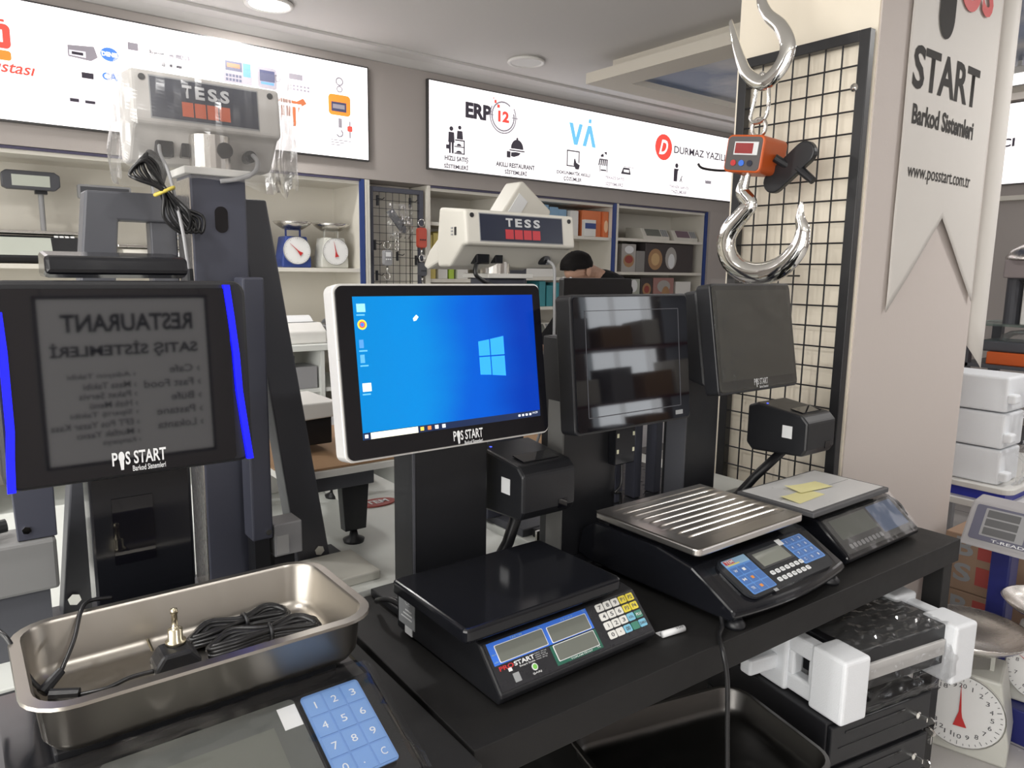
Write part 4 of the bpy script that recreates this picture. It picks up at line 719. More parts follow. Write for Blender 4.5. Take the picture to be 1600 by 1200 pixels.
# far counter things between the terminals
t = thing('board_stand', 'brown topped board on dark legs with levelling feet on the counter', 'stand', (.85, 1.85, .75))
MB().box(.60, .93, 1.64, 2.1, .945, .963).build('white_board', WPL, t, .002); MB().box(.60, .93, 1.645, 2.1, .964, .969).build('brown_card', CARD, t)
MB().box(.62, .84, 1.66, 1.69, .905, .944).build('frame_rail', DGM, t, .002)
for x, y in ((.755, 1.67), (.63, 1.70), (.87, 2.05)):
    l = MB().prism([(x, .905), (x + .075, .905), (x + .066, .785), (x + .008, .785)], 'y', y, y + .03).build('leg', BLK, t, .002)
    MB().lathe([(.0005, .75), (.026, .75), (.028, .758), (.012, .766), (.008, .785), (.0005, .785)], (x + .037, y + .015, 0), 18).build('levelling_foot', BLK, l, smooth=True)
t = thing('bench_scale', 'small white platform bench scale standing on the brown board', 'scale', (.75, 1.82, .969))
MB().prism([(.655, 1.105), (.80, 1.105), (.80, 1.065), (.675, 1.06)], 'y', 1.78, 1.98).build('platform', WPL, t, .004); MB().box(.685, .79, 1.80, 1.96, .99, 1.065).build('body', BLK, t, .004)
for x, y in ((.70, 1.81), (.77, 1.93)): MB().cyl((x, y, .969), (x, y, .992), .013, n=12).build('foot', BLK, t)
for i, (x, y, w, d, h, m, lab) in enumerate(((.62, 2.2, .2, .12, .32, WPL, 'white upright carton behind the brown board'), (.55, 2.0, .03, .2, .30, mat('pale blue white board', (.55, .62, .68), .4), 'pale bluish panel leaning beside the dark frame leg'), (.88, 2.18, .22, .2, .2, GPL, 'grey carton at the back of the light counter'), (.9, 1.95, .015, .4, .1, WPL, 'thin white panel edge beside the blue screen'))):
    tag(MB().box(x, x + w, y, y + d, .75, .75 + h).build('carton' if 'carton' in lab else 'panel', m, bev=.004), lab, 'box' if 'carton' in lab else 'panel')
t = thing('brand_oval', 'red oval badge reading TEM lying on the light counter', 'badge', (.98, 1.9, .75)); MB().lathe([(.0005, 0), (.05, 0), (.05, .004), (.0005, .004)], (0, 0, 0), 28).xf(Matrix.Translation((.985, 1.93, .751)) @ Matrix.Diagonal((1.2, .7, 1, 1))).build('oval', mat('dull red badge', (.35, .06, .05), .4), t); wtext('TEM', WHT, t, (.95, 1.915, .7562), .07, .03, (0, 0, 0), .03)
b = MB(); b.sheet(lambda u, v: (.92 + .16 * u, 1.62 + .2 * v, .93 + .06 * math.sin(PI * u) * math.sin(PI * v) + .05 * noise.noise((u * 7, v * 7, 2))), 22, 22); tag(b.build('plastic_wrap', FLH), 'crumpled clear plastic wrap hanging beside the brown board', 'wrap')
for f in ('carton_stack',):
    t = thing(f, 'flat brown carton on the desk between the black terminals', 'box', (1.95, 2.2, .75)); MB().box(1.74, 2.14, 2.05, 2.3, .75, .79).build('carton', GPL, t, .003); MB().box(1.74, 2.15, 2.04, 2.31, .791, .803).build('brown_lid', CARD, t, .002)
tag(MB().box(1.85, 2.03, 2.1, 2.26, .803, .925).build('grey_case', GPL, bev=.004), 'plain grey case under the small blue dial scale', 'case')
dial_scale('small blue dial scale on the grey case between the black terminals', (1.965, 2.12, .925), .066, mat('bright blue body', (.03, .1, .5), .4), -.35, bowl=False)
t = thing('indicator_post', 'dark post with white weight label between the black terminals', 'post', (1.85, 2.05, .75)); MB().box(1.80, 1.93, 2.06, 2.09, .75, 1.19).build('post_plate', DBL, t, .003); MB().prism(rrect(1.855, 1.885, 1.11, 1.15, .006), 'y', 2.057, 2.06).prism(circ(1.87, 1.155, .008), 'y', 2.057, 2.06).build('weight_label', WHT, t); wtext('150', DIALN, t, (1.859, 2.0565, 1.122), .022, .014); wtext('E S', WHT, t, (1.842, 2.058, 1.09), .04, .013)
MB().cyl((1.86, 2.055, 1.19), (1.86, 2.055, 1.21), .02).build('knob', STL, t)
t = thing('office_monitor', 'dark monitor seen from behind, in front of the bending person', 'monitor', (2.14, 2.2, .75)); MB().rbox(1.945, 2.335, 2.19, 2.22, 1.12, 1.425, .01, 'y').build('housing', BLK, t, .004); MB().box(2.04, 2.24, 2.17, 2.19, 1.18, 1.36).build('rear_bulge', BLK, t, .008); MB().box(2.11, 2.17, 2.2, 2.23, .76, 1.2).build('neck', BLK, t); MB().box(2.02, 2.26, 2.12, 2.32, .75, .762).build('foot', BLK, t, .004)
# tread plate platform
t = thing('tread_plate_scale', 'black tread plate floor scale platform behind the ribbed steel tray', 'scale', (1.5, 1.55, .75)); pl = MB().box(1.19, 1.56, 1.405, 1.44, .751, .775).box(1.41, 1.95, 1.44, 1.9, .751, .775).build('platform', BLK, t, .003)
MB().box(1.17, 1.62, 1.397, 1.4045, .751, .782).build('steel_edge', STL, t)
b = MB()
for i in range(22):
    for j in range(14):
        x, y = 1.42 + i * .024 , 1.445 + j * .032; a = (1 if (i + j) % 2 else -1) * .7; dx, dy = .009 * math.cos(a), .009 * math.sin(a)
        b.add([(x - dx, y - dy, .7752), (x + dy * .3, y - dx * .3, .7752), (x + dx, y + dy, .7752), (x - dy * .3, y + dx * .3, .7752), (x, y, .7775)], [(0, 1, 4), (1, 2, 4), (2, 3, 4), (3, 0, 4)])
o = b.build('tread_bars', DGM, pl); o['kind'] = 'stuff'
t = thing('black_shelf_frame', 'low black frame with upright posts behind the black terminals', 'frame', (1.6, 1.5, .775))
MB().box(1.42, 1.80, 1.46, 1.50, 1.09, 1.115).build('top_rail', BLK, t, .003)
for x in (1.43, 1.52, 1.60, 1.69, 1.77): MB().box(x, x + .03, 1.46, 1.50, .776, 1.09).build('upright', DBL, t, .003)

# ------------------------------------------------------------------ price scale in front of the blue screen
def panel_frame(p0, p1):  # rotation about x so that local y runs from p0 up to p1 (y, z)
    return math.atan2(p1[1] - p0[1], p1[0] - p0[0])
t = thing('price_scale', 'black price computing scale with coloured keypad below the blue screen', 'scale', (.83, 1.0, .75))
xl, xr = .652, 1.02; P0, P1 = (.862, .778), (.922, .84)
body = MB().prism([(.868, .758), (.86, .772), P0, P1, (.95, .843), (1.185, .843), (1.2, .835), (1.2, .758)], 'x', xl, xr).build('housing', BLK, t, .004)
for x, y in ((.68, .9), (.99, .9), (.68, 1.17), (.99, 1.17)): MB().cyl((x, y, .75), (x, y, .759), .014, n=12).build('foot', BLK, t)
MB().rbox(.612, .968, .902, 1.148, .858, .884, .012).build('platform', BLG, t, .006, seg=3); MB().box(.70, .9, .97, 1.1, .842, .858).build('platform_support', BLK, t)
ang = panel_frame(P0, P1); L = math.hypot(P1[0] - P0[0], P1[1] - P0[1]); WD = xr - xl
pn = MB().box(.006, WD - .006, .003, L - .003, 0, .0012).build('front_panel', mat('dark panel film', (.02, .02, .024), .28), t, loc=Vector((xl, P0[0], P0[1])) - t.location, rot=(ang, 0, 0))
def uv(a, b): return a * WD, L * (1 - .86 * b - .03)
def prect(name, m, a0, a1, b0, b1, h=.0018, z=.0012, r=0):
    x0, y1 = uv(a0, b0); x1, y0 = uv(a1, b1); mb = MB()
    (mb.rbox(x0, x1, y0, y1, z, z + h, r, 'z', 3) if r else mb.box(x0, x1, y0, y1, z, z + h)); return mb.build(name, m, pn, loc=(0, 0, 0))
def ptext(s, m, a0, a1, b0, b1, z=.0036, bold=.01):
    x0, y1 = uv(a0, b0); x1, y0 = uv(a1, b1); return text(s, m, pn, (x0, y0, z), x1 - x0, y1 - y0, (0, 0, 0), bold)
prect('blue_area', BLP, .03, .64, .02, .53, .0004); prect('green_area', GRN, .345, .64, .555, 1.02, .0004); prect('dark_strip', BLK, .03, .345, .53, .56, .0004)
for a0, a1, b0, b1 in ((.068, .343, .12, .49), (.374, .62, .14, .5), (.366, .62, .575, .93)):
    prect('lcd_border', WHT, a0 - .004, a1 + .004, b0 - .015, b1 + .015, .0008, .0014, .002); prect('lcd_window', LCD, a0, a1, b0, b1, .0006, .002, .002)
ptext('TARTIM', SKY, .16, .23, .04, .085, .002); ptext('kg', SKY, .325, .34, .05, .09, .002); ptext('FİYAT', SKY, .47, .55, .05, .095, .002); ptext('TL', SKY, .61, .63, .03, .08, .002); ptext('dara', SKY, .035, .06, .27, .31, .002); ptext('sıfır', SKY, .035, .06, .44, .48, .002)
ptext('TOPLAM FİYAT', WHT, .43, .57, .955, 1.0, .002, .015); ptext('TL', WHT, .6, .625, .94, .99, .002)
ptext('PRO', mat('red print', (.5, .03, .03), .4, var=0), .045, .125, .57, .67, .002, .03); ptext('START', WHT, .128, .245, .57, .67, .002, .03); ptext('Smart Scale', WHT, .15, .24, .69, .73, .002, .01)
prect('hand_mark', WHT, .088, .108, .66, .74, .0004, .0016)
for i in range(4): ptext('MAX: 30 kg', WHT, .25, .32 - .008 * (i % 2), .565 + i * .045, .595 + i * .045, .002, .0)
x, y = uv(.225, .84); MB().cyl((x, y, .0012), (x, y, .002), .006, n=16).build('charge_ring', WHT, pn, loc=(0, 0, 0)); MB().cyl((x, y, .0015), (x, y, .0026), .0042, n=14).build('charge_lamp', mat('green lamp', (.2, .55, .1), .3), pn, loc=(0, 0, 0)); ptext('ŞARJ', WHT, .2, .25, .95, 1.0, .002)
prect('clear_patch', GRP, .1, .135, .8, 1.0, .0003)
KEYS = [['7', '8', '9', 'P1', 'P2'], ['4', '5', '6', 'P3', 'P4'], ['1', '2', '3', 'SİL', 'PLU'], ['0', '.', '00', 'E', 'DARA']]
TEA = mat('teal key', (.05, .22, .16), .4)
for r in range(4):
    for c in range(5):
        k = KEYS[r][c]; m = YEL if k[0] == 'P' and k != 'PLU' else (KLB if k in ('SİL', '00', 'DARA') else (TEA if k in ('PLU', 'E') else WPL))
        a = .724 + c * .0545; bb = .13 + r * .235
        prect('key', m, a - .0235, a + .0235, bb - .095, bb + .095, .0022, .0012, .0022)
        wd = .012 + .008 * len(k); h = .05 if len(k) < 3 else .035
        if k == '.': wd, h = .006, .02
        if k != 'E': ptext(k, DIALN if m is not TEA else WHT, a - wd / 2, a + wd / 2, bb - h, bb + h, .0037, .02)
ms = MB().box(xl - .0012, xl + .0008, 1.13, 1.19, .775, .835).build('rating_label', GRP, t); wtext('CE', WHT, ms, (xl - .0016, 1.165, .818), .018, .011, FACEX); 
for i in range(3): MB().box(xl - .0018, xl - .001, 1.14, 1.18 - .008 * i, .79 + i * .008, .7925 + i * .008).build('label_line', WHT, ms)
MB().box(xl - .0014, xl + .0008, 1.14, 1.166, .76, .775).build('seal_sticker', WHT, t)
MB().tube(spl([(.66, 1.2, .80), (.655, 1.23, .80), (.65, 1.26, .79), (.66, 1.3, .77)], 6), .006, 6).build('power_lead', CAB, t, smooth=True)
# rolled paper note
t = thing('paper_roll_note', 'small rolled white paper with print lying on the black table', 'paper', (1.1, .93, .75))
b = MB().tube([(1.05, .87, .757), (1.105, .862, .757)], .0065, 14); b.build('roll', WHT, t, smooth=True); MB().prism([(1.05, .875), (1.10, .868), (1.102, .878), (1.052, .888)], 'z', .751, .753).build('loose_edge', WHT, t); wtext('350', DIALN, t, (1.08, .8595, .7637), .018, .005, (.3, 0, -.14))

# ------------------------------------------------------------------ scale with ribbed steel tray
t = thing('counter_scale', 'black bow fronted scale with ribbed steel tray and blue keypads', 'scale', (1.37, 1.0, .75))
def bow(x): return .797 - .022 * (1 - ((x - 1.385) / .215) ** 2)
N = 14; xs = [1.175 + .42 * i / N for i in range(N + 1)]
b = MB()
prof = []
for x in xs:
    y = bow(x); prof.append([(x, y + .012, .77), (x, y, .785), (x, y + .006, .797), (x, .905, .852), (x, 1.0, .868), (x, 1.19, .868), (x, 1.235, .84), (x, 1.25, .775), (x, 1.2, .765)])
n = len(prof[0]); b.add([v for r in prof for v in r], [(i * n + k, (i + 1) * n + k, (i + 1) * n + (k + 1) % n, i * n + (k + 1) % n) for i in range(N) for k in range(n)] + [tuple(range(n)), tuple(range(N * n + n - 1, N * n - 1, -1))])
b.build('housing', BLG, t, .005)
for x, y in ((1.205, .815), (1.565, .815), (1.21, 1.2), (1.56, 1.2)): MB().lathe([(.0005, .75), (.02, .75), (.022, .757), (.014, .768), (.0005, .77)], (x, y, 0), 20).build('foot', BLK, t, smooth=True)
MB().box(1.2, 1.535, .905, 1.17, .868, .882).build('tray_support', BLG, t, .003)
tr = MB(); nx, ny = 4, 96; tx0, tx1, ty0, ty1 = 1.158, 1.537, .878, 1.172
def tray_z(u, v):
    x = tx0 + (tx1 - tx0) * u; y = ty0 + (ty1 - ty0) * v; z = .903
    iu = min(1, max(0, (u - .1) / .03)) * min(1, max(0, (.97 - u) / .06)) * min(1, max(0, (v - .12) / .02)) * min(1, max(0, (.93 - v) / .02))
    k = (v - .12) / .09
    z += iu * (.005 * (max(0, math.cos(2 * PI * k)) ** .8) - .0035)
    return (x, y, z)
tr.sheet(tray_z, 44, 130); ALT = mat('satin tray steel', (.78, .745, .71), .3, 1, var=0); tray = tr.build('steel_tray', ALT, t, smooth=True)
MB().prism(rrect(tx0 - .003, tx1 + .003, ty0 - .003, ty1 + .003, .014), 'z', .886, .9015).build('tray_edge', ALT, t, .003)
ang = math.atan(.4557); C0 = Vector((1.175, .79, .8035))
pn = MB().box(0, .001, 0, .001, 0, .001).build('control_panel', BLG, t, loc=C0 - t.location, rot=(ang, 0, 0)); WD, L = .42, .115
def uv(a, b): return a * WD, L * (1 - b)
MB().prism([(x0_, y0_) for x0_, y0_ in rrect(.055, .375, .006, .116, .025)], 'z', -.004, .0022).build('panel_film', mat('panel film black', (.02, .022, .026), .2), pn, loc=(0, 0, 0))
KOR = mat('orange key print', (.7, .25, .03), .5)
prect('blue_keypad', KBL, .17, .36, .06, .88, .001, .0022, .004); prect('blue_keypad', KBL, .68, .88, .06, .72, .001, .0022, .004); prect('brand_field', SKY, .17, .36, .06, .22, .0006, .003, .002); prect('brand_block', RED, .18, .25, .08, .17, .0005, .0036); ptext('TEM', WHT, .185, .245, .09, .16, .0046, .02); prect('brand_yellow', YEL, .19, .28, .18, .2, .0004, .0036)
for r in range(3):
    for c in range(3): prect('key', mat('deep blue key', (.05, .15, .42), .35), .176 + c * .062, .23 + c * .062, .26 + r * .21, .44 + r * .21, .0006, .0031, .002)
    ptext(('W', 'M', 'TR')[r], WHT, .19, .215, .31 + r * .21, .37 + r * .21, .004); prect('key_mark', KOR if r else WHT, .255, .275, .32 + r * .21, .38 + r * .21, .0003, .0037)
for r in range(4):
    for c in range(3): prect('key', mat('deep blue key', (.05, .15, .42), .35), .69 + c * .062, .745 + c * .062, .08 + r * .16, .215 + r * .16, .0006, .0031, .002); ptext('123456789C0.'[r * 3 + c], WHT, .71 + c * .062, .722 + c * .062, .115 + r * .16, .175 + r * .16, .004)
prect('lcd_frame', BLK, .375, .67, .08, .5, .001, .0022, .003); prect('lcd_window', mat('bright lcd', (.24, .25, .22), .15), .405, .65, .14, .46, .0004, .0032); prect('info_label', WHT, .645, .69, .02, .17, .0004, .0036)
for r in range(2):
    for c in range(7): prect('round_key', WHT, .40 + c * .043, .43 + c * .043, .585 + r * .17, .675 + r * .17, .0012, .0022, .003); ptext('F%d' % (c + 1), DIALN, .407 + c * .043, .423 + c * .043, .61 + r * .17, .65 + r * .17, .0036)
prect('hand_mark', GRP, .31, .34, .92, .98, .0004, .0024)
cd = MB().tube(spl([(1.20, .86, .80), (1.17, .82, .765), (1.135, .80, .757), (1.10, .765, .75), (1.10, .752, .70), (1.10, .745, .6), (1.09, .73, .5), (1.085, .72, .45), (1.10, .72, .43), (1.16, .74, .426)], 10), .0045, 8).build('scale_cable', CAB, smooth=True); tag(cd, 'thin black cable hanging over the front edge of the black table', 'cable')

# ------------------------------------------------------------------ scale beside the pillar with yellow notes
t = thing('price_scale', 'black film wrapped price scale with white topped platform near the pillar', 'scale', (1.85, 1.0, .75))
P0, P1 = (.83, .778), (.915, .85)
MB().prism([(.84, .756), (.828, .766), P0, P1, (.95, .853), (1.14, .853), (1.15, .756)], 'x', 1.672, 2.045).build('housing', BLG, t, .006)
for x, y in ((1.70, .87), (2.01, .87), (1.70, 1.12), (2.01, 1.12)): MB().cyl((x, y, .75), (x, y, .757), .014, n=12).build('foot', BLK, t)
MB().box(1.75, 1.9, .97, 1.1, .853, .868).build('platform_support', BLK, t); MB().box(1.622, 1.998, .897, 1.117, .868, .882).build('platform', mat('grey rubber edge', (.09, .09, .095), .5), t, .003); MB().box(1.632, 1.985, .908, 1.107, .8825, .8835).build('white_top', mat('white platform sheet', (.62, .62, .62), .3), t); MB().box(1.64, 1.975, 1.0, 1.002, .8836, .8839).build('seam_line', GPL, t)
ang = panel_frame(P0, P1); L = math.hypot(P1[0] - P0[0], P1[1] - P0[1]); WD = .373
pn = MB().rbox(.012, WD - .012, .006, L - .006, 0, .0015, .006).build('front_panel', mat('dull panel', (.07, .07, .068), .25), t, loc=Vector((1.672, P0[0], P0[1])) - t.location, rot=(ang, 0, 0))
prect('lcd_window', LCD, .08, .55, .12, .62, .0005, .0016, .003); prect('blue_keypad', mat('faded blue keypad', (.1, .15, .26), .3), .58, .93, .1, .8, .0006, .0016, .003)
for c in range(9): prect('round_key', GPL, .1 + c * .05, .135 + c * .05, .75, .86, .001, .0016, .003)
MB().sheet(lambda u, v: (.0 + WD * u, -.004 + (L + .012) * v, .005 + .002 * noise.noise((u * 6, v * 3, 4)) + .0007 * noise.noise((u * 25, v * 14, 8))), 50, 22).build('protective_film', FLM, t, loc=Vector((1.672, P0[0], P0[1])) - t.location, rot=(ang, 0, 0), smooth=True)
b = MB()
for i in range(4): b.tube(spl([(2.05, .95 + .01 * i, .80), (2.075, .93, .83 - .008 * i), (2.09, .90 + .008 * i, .81), (2.08, .88, .775 + .006 * i), (2.058, .90, .77), (2.05, .93, .785)], 6, True), .004, 6, True)
tag(b.build('cable_coil', CAB, smooth=True), 'coiled black cable at the right end of the black table', 'cable')
for i, (x, y, a, lab) in enumerate(((1.655, .955, .05, 'yellow paper note at the front of the white platform'), (1.735, 1.0, -.12, 'yellow paper note behind the front one on the white platform'))):
    z0_ = .8842 + .0022 * i
    o = MB().sheet(lambda u, v: (.13 * u, .055 * v, .006 * (1 - u) ** 4 * v), 10, 3).xf(Matrix.Translation((x, y, z0_)) @ Matrix.Rotation(a, 4, 'Z')).build('sticky_note', NOTE); tag(o, lab, 'note', 'yellow notes on the platform')

# ------------------------------------------------------------------ left scale with deep steel pan
t = thing('pan_scale', 'black scale carrying a deep steel pan at the lower left', 'scale', (.24, 1.0, .75))
P0, P1 = (.772, .793), (.93, .856)
MB().prism([(.79, .757), (.766, .768), P0, P1, (.97, .858), (1.18, .858), (1.2, .84), (1.2, .757)], 'x', .0, .462).build('housing', BLG, t, .012, seg=3)
for x, y in ((.04, .83), (.42, .83), (.04, 1.15), (.42, 1.15)): MB().cyl((x, y, .75), (x, y, .758), .016, n=12).build('foot', BLK, t)
MB().box(.06, .42, .96, 1.14, .858, .872).build('pan_support', BLK, t, .003)
def pan(x0, x1, y0, y1, zb, zt, rl, r, parent, m, th=.0025, local=False):
    b = MB(); seg = 6
    rings = [(x0 + .02, x1 - .02, y0 + .02, y1 - .02, r * .6, zb), (x0 + .008, x1 - .008, y0 + .008, y1 - .008, r * .85, zb + .003), (x0, x1, y0, y1, r, zb + .015), (x0 - .006, x1 + .006, y0 - .006, y1 + .006, r + .006, zt - .004), (x0 - .009, x1 + .009, y0 - .009, y1 + .009, r + .009, zt), (x0 - rl, x1 + rl, y0 - rl, y1 + rl, r + rl, zt - .001), (x0 - rl - .001, x1 + rl + .001, y0 - rl - .001, y1 + rl + .001, r + rl, zt - .005)]
    k = 4 * (seg + 1)
    for a0, a1, b0, b1, rr, z in rings: b.v += [(x, y, z) for x, y in rrect(a0, a1, b0, b1, rr, seg)]
    b.f.append(tuple(range(k)))
    for i in range(len(rings) - 1): b.f += [(i * k + j, i * k + (j + 1) % k, (i + 1) * k + (j + 1) % k, (i + 1) * k + j) for j in range(k)]
    o = b.build('steel_pan', m, parent, smooth=True, **({'loc': (0, 0, 0)} if local else {}))
    s = o.modifiers.new('thickness', 'SOLIDIFY'); s.thickness = th; s.offset = -1
    e = o.modifiers.new('edges', 'EDGE_SPLIT'); e.split_angle = .9
    return o
pan(.052, .452, .938, 1.158, .876, .951, .022, .035, t, STP)
ang = panel_frame((P0[0], P0[1] + .004), (.85, .84)); a2 = math.atan2(.06, .15)
pn = MB().rbox(.1, .338, .006, .165, 0, .001, .008).build('lcd_panel', mat('lcd panel under film', (.1, .105, .1), .2), t, loc=Vector((0, .772, .797)) - t.location, rot=(a2, 0, 0))
MB().box(.13, .3, .04, .13, .001, .0016).build('lcd_window', mat('dim lcd', (.13, .135, .12), .2), pn, loc=(0, 0, 0)); MB().box(.312, .337, .12, .155, .001, .0016).build('info_label', WHT, pn, loc=(0, 0, 0))
kp = MB().rbox(.345, .431, .018, .158, 0, .0018, .006).build('blue_keypad', mat('soft blue keypad', (.16, .3, .6), .3), t, loc=Vector((0, .772, .799)) - t.location, rot=(a2, 0, 0))
for r in range(4):
    for c in range(3):
        MB().box(.348 + c * .0275, .373 + c * .0275, .123 - r * .034, .154 - r * .034, .0018, .0026).build('key', mat('soft blue key', (.19, .34, .64), .3), kp, loc=(0, 0, 0))
        k = '123456789C0.'[r * 3 + c] if r < 3 else '0. '[c]
        if r == 2 and c == 2: k = '9'
        if k == ' ': k = 'C'
        text(k, WHT, kp, (.357 + c * .0275, .133 - r * .034, .0028), .008 if k != '.' else .002, .011 if k != '.' else .002, (0, 0, 0), .0)
MB().box(.3, .33, .1715, .175, -.001, .0012).build('blue_glint_label', BLP, pn, loc=(0, 0, 0)) if 0 else None
MB().sheet(lambda u, v: (-.006 + .474 * u, .19 * v, .01 + .003 * noise.noise((u * 8, v * 4, 11)) + .0022 * noise.noise((u * 26, v * 14, 2)) - .012 * max(0, abs(u - .5) * 2 - .93) / .07), 60, 26).build('protective_film', FLM, t, loc=Vector((0, .766, .793)) - t.location, rot=(a2, 0, 0), smooth=True)
# things in the pan
def coil(label, x0, y0, x1, y1, z, n=6, cat='cable', ph=0):
    t = thing('power_cable', label, cat, (x0, y0, z)); b = MB(); d = Vector((x1 - x0, y1 - y0, 0)); nn = Vector((-d.y, d.x, 0)).normalized()
    for i in range(n):
        o = .011 * (i - n / 2) / n * 2; zz = z + .005 + .004 * (i % 3)
        P = lambda f, s, h: Vector((x0, y0, 0)) + d * f + nn * s + Vector((0, 0, zz + h))
        rnd = lambda: random.uniform(-.003, .003)
        b.tube(spl([P(.04 + .05 * (i % 2), o + rnd(), 0), P(.25, .016 + o + rnd(), .006), P(.55, .003 + o * .4, .004 + rnd()), P(.8, .015 + o + rnd(), .008), P(1.0 - .04 * (i % 3), .006 + o, .006), P(.95, -.012 + o, .002), P(.6, -.003 + o * .4, rnd() + .002), P(.25, -.015 + o + rnd(), .004), P(.05, -.01 + o, 0)], 6, True), .0039, 6, True)
    b.build('cable_loops', CAB, t, smooth=True)
    q = Vector((x0, y0, z)) + d * .57; MB().tube([(q.x + .014 * math.cos(a) * nn.x, q.y + .014 * math.cos(a) * nn.y, q.z + .012 + .012 * math.sin(a)) for a in [2 * PI * i / 12 for i in range(12)]], .003, 6, True).build('cable_tie', BLK, t, smooth=True); return t
coil('black cable bundle at the back of the steel pan', .25, 1.122, .405, 1.128, .879, 7)
coil('black cable bundle at the front of the steel pan', .265, 1.078, .43, 1.06, .879, 7)
t = thing('power_adapter', 'black plug adapter with brass jack standing in the steel pan', 'adapter', (.215, 1.06, .879)); MB().prism([(.19, .8795), (.245, .8795), (.25, .90), (.235, .918), (.2, .918), (.188, .9)], 'y', 1.03, 1.075).build('adapter_body', BLK, t, .005)
JK = mat('dull brass', (.5, .45, .33), .25, 1); MB().lathe([(.0005, .918), (.014, .918), (.014, .923), (.010, .925), (.010, .94), (.006, .942), (.004, .944), (.004, .962), (.0052, .964), (.0045, .97), (.0005, .972)], (.222, 1.062, 0), 18).build('jack', JK, t, smooth=True); MB().cyl((.192, 1.065, .915), (.186, 1.062, .935), .002, n=8).build('pin', JK, t)
MB().tube(spl([(.19, 1.05, .892), (.16, 1.055, .89), (.13, 1.052, .886), (.10, 1.06, .884)], 8), .0032, 6).build('lead', CAB, t, smooth=True); MB().cyl((.10, 1.06, .886), (.068, 1.074, .888), .0075, .0085, n=10).build('connector', BLK, t)
t = thing('connector_cable', 'thin black cable draped over the left rim of the steel pan', 'cable', (.06, 1.1, .879)); MB().tube(spl([(.02, 1.19, .935), (.018, 1.165, .957), (.03, 1.13, .955), (.048, 1.10, .91), (.06, 1.085, .893)], 8), .0032, 6).build('lead', CAB, t, smooth=True); MB().cyl((.06, 1.083, .89), (.085, 1.10, .905), .008, .006, n=10).build('connector', BLK, t); MB().tube(spl([(.085, 1.10, .905), (.105, 1.13, .93), (.12, 1.165, .955), (.135, 1.19, .957), (.165, 1.2, .95)], 8), .003, 6).build('lead', CAB, t, smooth=True)

# ------------------------------------------------------------------ pillar: wire grid, banner, crane scale
grid_rack('tall black framed wire grid panel mounted on the pillar side', (2.196, 1.60, .55), .445, 1.61, 7, 24, -PI / 2, .032, .0027, mat('black steel frame', (.018, .018, .02), .4), BLK)
for z in (2.0, 1.0): tag(MB().cyl((2.182, 1.19, z), (2.194, 1.19, z), .012, .008, n=14).build('fixing_screw', CHR, smooth=True), ('upper' if z > 1.5 else 'lower') + ' chrome fixing knob on the tall grid frame', 'screw', 'grid fixing screws')
tag(MB().tube(spl([(2.18, 1.56, 1.80), (2.12, 1.60, 1.795), (2.06, 1.63, 1.80), (2.045, 1.64, 1.815)], 6), .004, 6).build('grid_hook', BLK, smooth=True), 'black wire hook reaching out left from the tall grid', 'hook')
tag(MB().tube([(2.18, 1.32, 1.447), (2.10, 1.32, 1.447)], .003, 6).build('grid_hook', BLK), 'short straight black hook under the chrome crane hook', 'hook')
t = thing('hanging_banner', 'white swallow tailed banner reading START on the pillar front', 'banner', (2.7, 1.14, 1.33))
BAN = mat('white banner cloth', (.66, .63, .59), .6, bump=.3, bscale=12)
def ban(u, v):
    x0, x1 = 2.40, 3.055; x = x0 + (x1 - x0) * u
    zb = 1.335 + (1.65 - 1.335) * (1 - abs(u - .5) * 2) ** 1.0 if u <= .5 else 1.36 + (1.65 - 1.36) * (1 - abs(u - .5) * 2)
    z = zb + (2.665 - zb) * v
    return (x, 1.142 - .006 * math.sin(u * PI) * (1 - v * .3) + .002 * noise.noise((u * 3, z * 4, 1)), z)
bn = MB().sheet(ban, 40, 40).build('banner_cloth', BAN, t, smooth=True); sd = bn.modifiers.new('thick', 'SOLIDIFY'); sd.thickness = .0012
BK = mat('banner black print', (.075, .072, .07), .7, var=0, spec=.05); BY = 1.131
def cloth_y(x, z):
    u = min(1, max(0, (x - 2.40) / .655)); zb = (1.335 if u <= .5 else 1.36) + ((1.65 - 1.335) if u <= .5 else .29) * (1 - abs(u - .5) * 2)
    return 1.142 - .006 * math.sin(u * PI) * (1 - (z - zb) / (2.665 - zb) * .3) + .002 * noise.noise((u * 3, z * 4, 1))
for s_, x_, z_, w_, h_, b_ in (('START', 2.43, 2.03, .485, .13, .025), ('Barkod Sistemleri', 2.45, 1.925, .455, .062, .03), ('www.posstart.com.tr', 2.455, 1.75, .47, .05, .004)):
    o = wtext(s_, BK, bn, (x_, BY, z_), w_, h_, FACE, b_)
    for v in o.data.vertices: v.co.z = BY - (cloth_y(x_ + v.co.x, z_ + v.co.y) - .0026)
MB().prism(circ(2.615, 2.28, .055, .075, 16, -PI, 0) + [(2.67, 2.33), (2.66, 2.41), (2.625, 2.42), (2.625, 2.36), (2.595, 2.36), (2.585, 2.5), (2.56, 2.5)], 'y', BY + .0015, BY + .002).build('hand_emblem', BK, bn)
b = MB(); ring(b, 2.77, 2.40, .045, .035, y=BY - .0005); b.build('red_letter_o', mat('banner red print', (.6, .06, .06), .5, var=0), bn); wtext('S', mat('banner red print', (.6, .06, .06), .5, var=0), bn, (2.86, BY, 2.33), .09, .16, FACE, .03)
t = thing('hanging_banner', 'second white banner curling at the right edge of the pillar', 'banner', (3.12, 1.2, 1.1))
def ban2(u, v):
    a = -1.4 + 2.6 * u; zb = 1.20 - .10 * math.sin(min(1, u * 1.35) * PI / 2) + (.5 * max(0, u - .74)); z = zb + (2.665 - zb) * v
    return (3.13 + .045 * u + .03 * math.sin(a), 1.17 - .05 * math.cos(a), z)
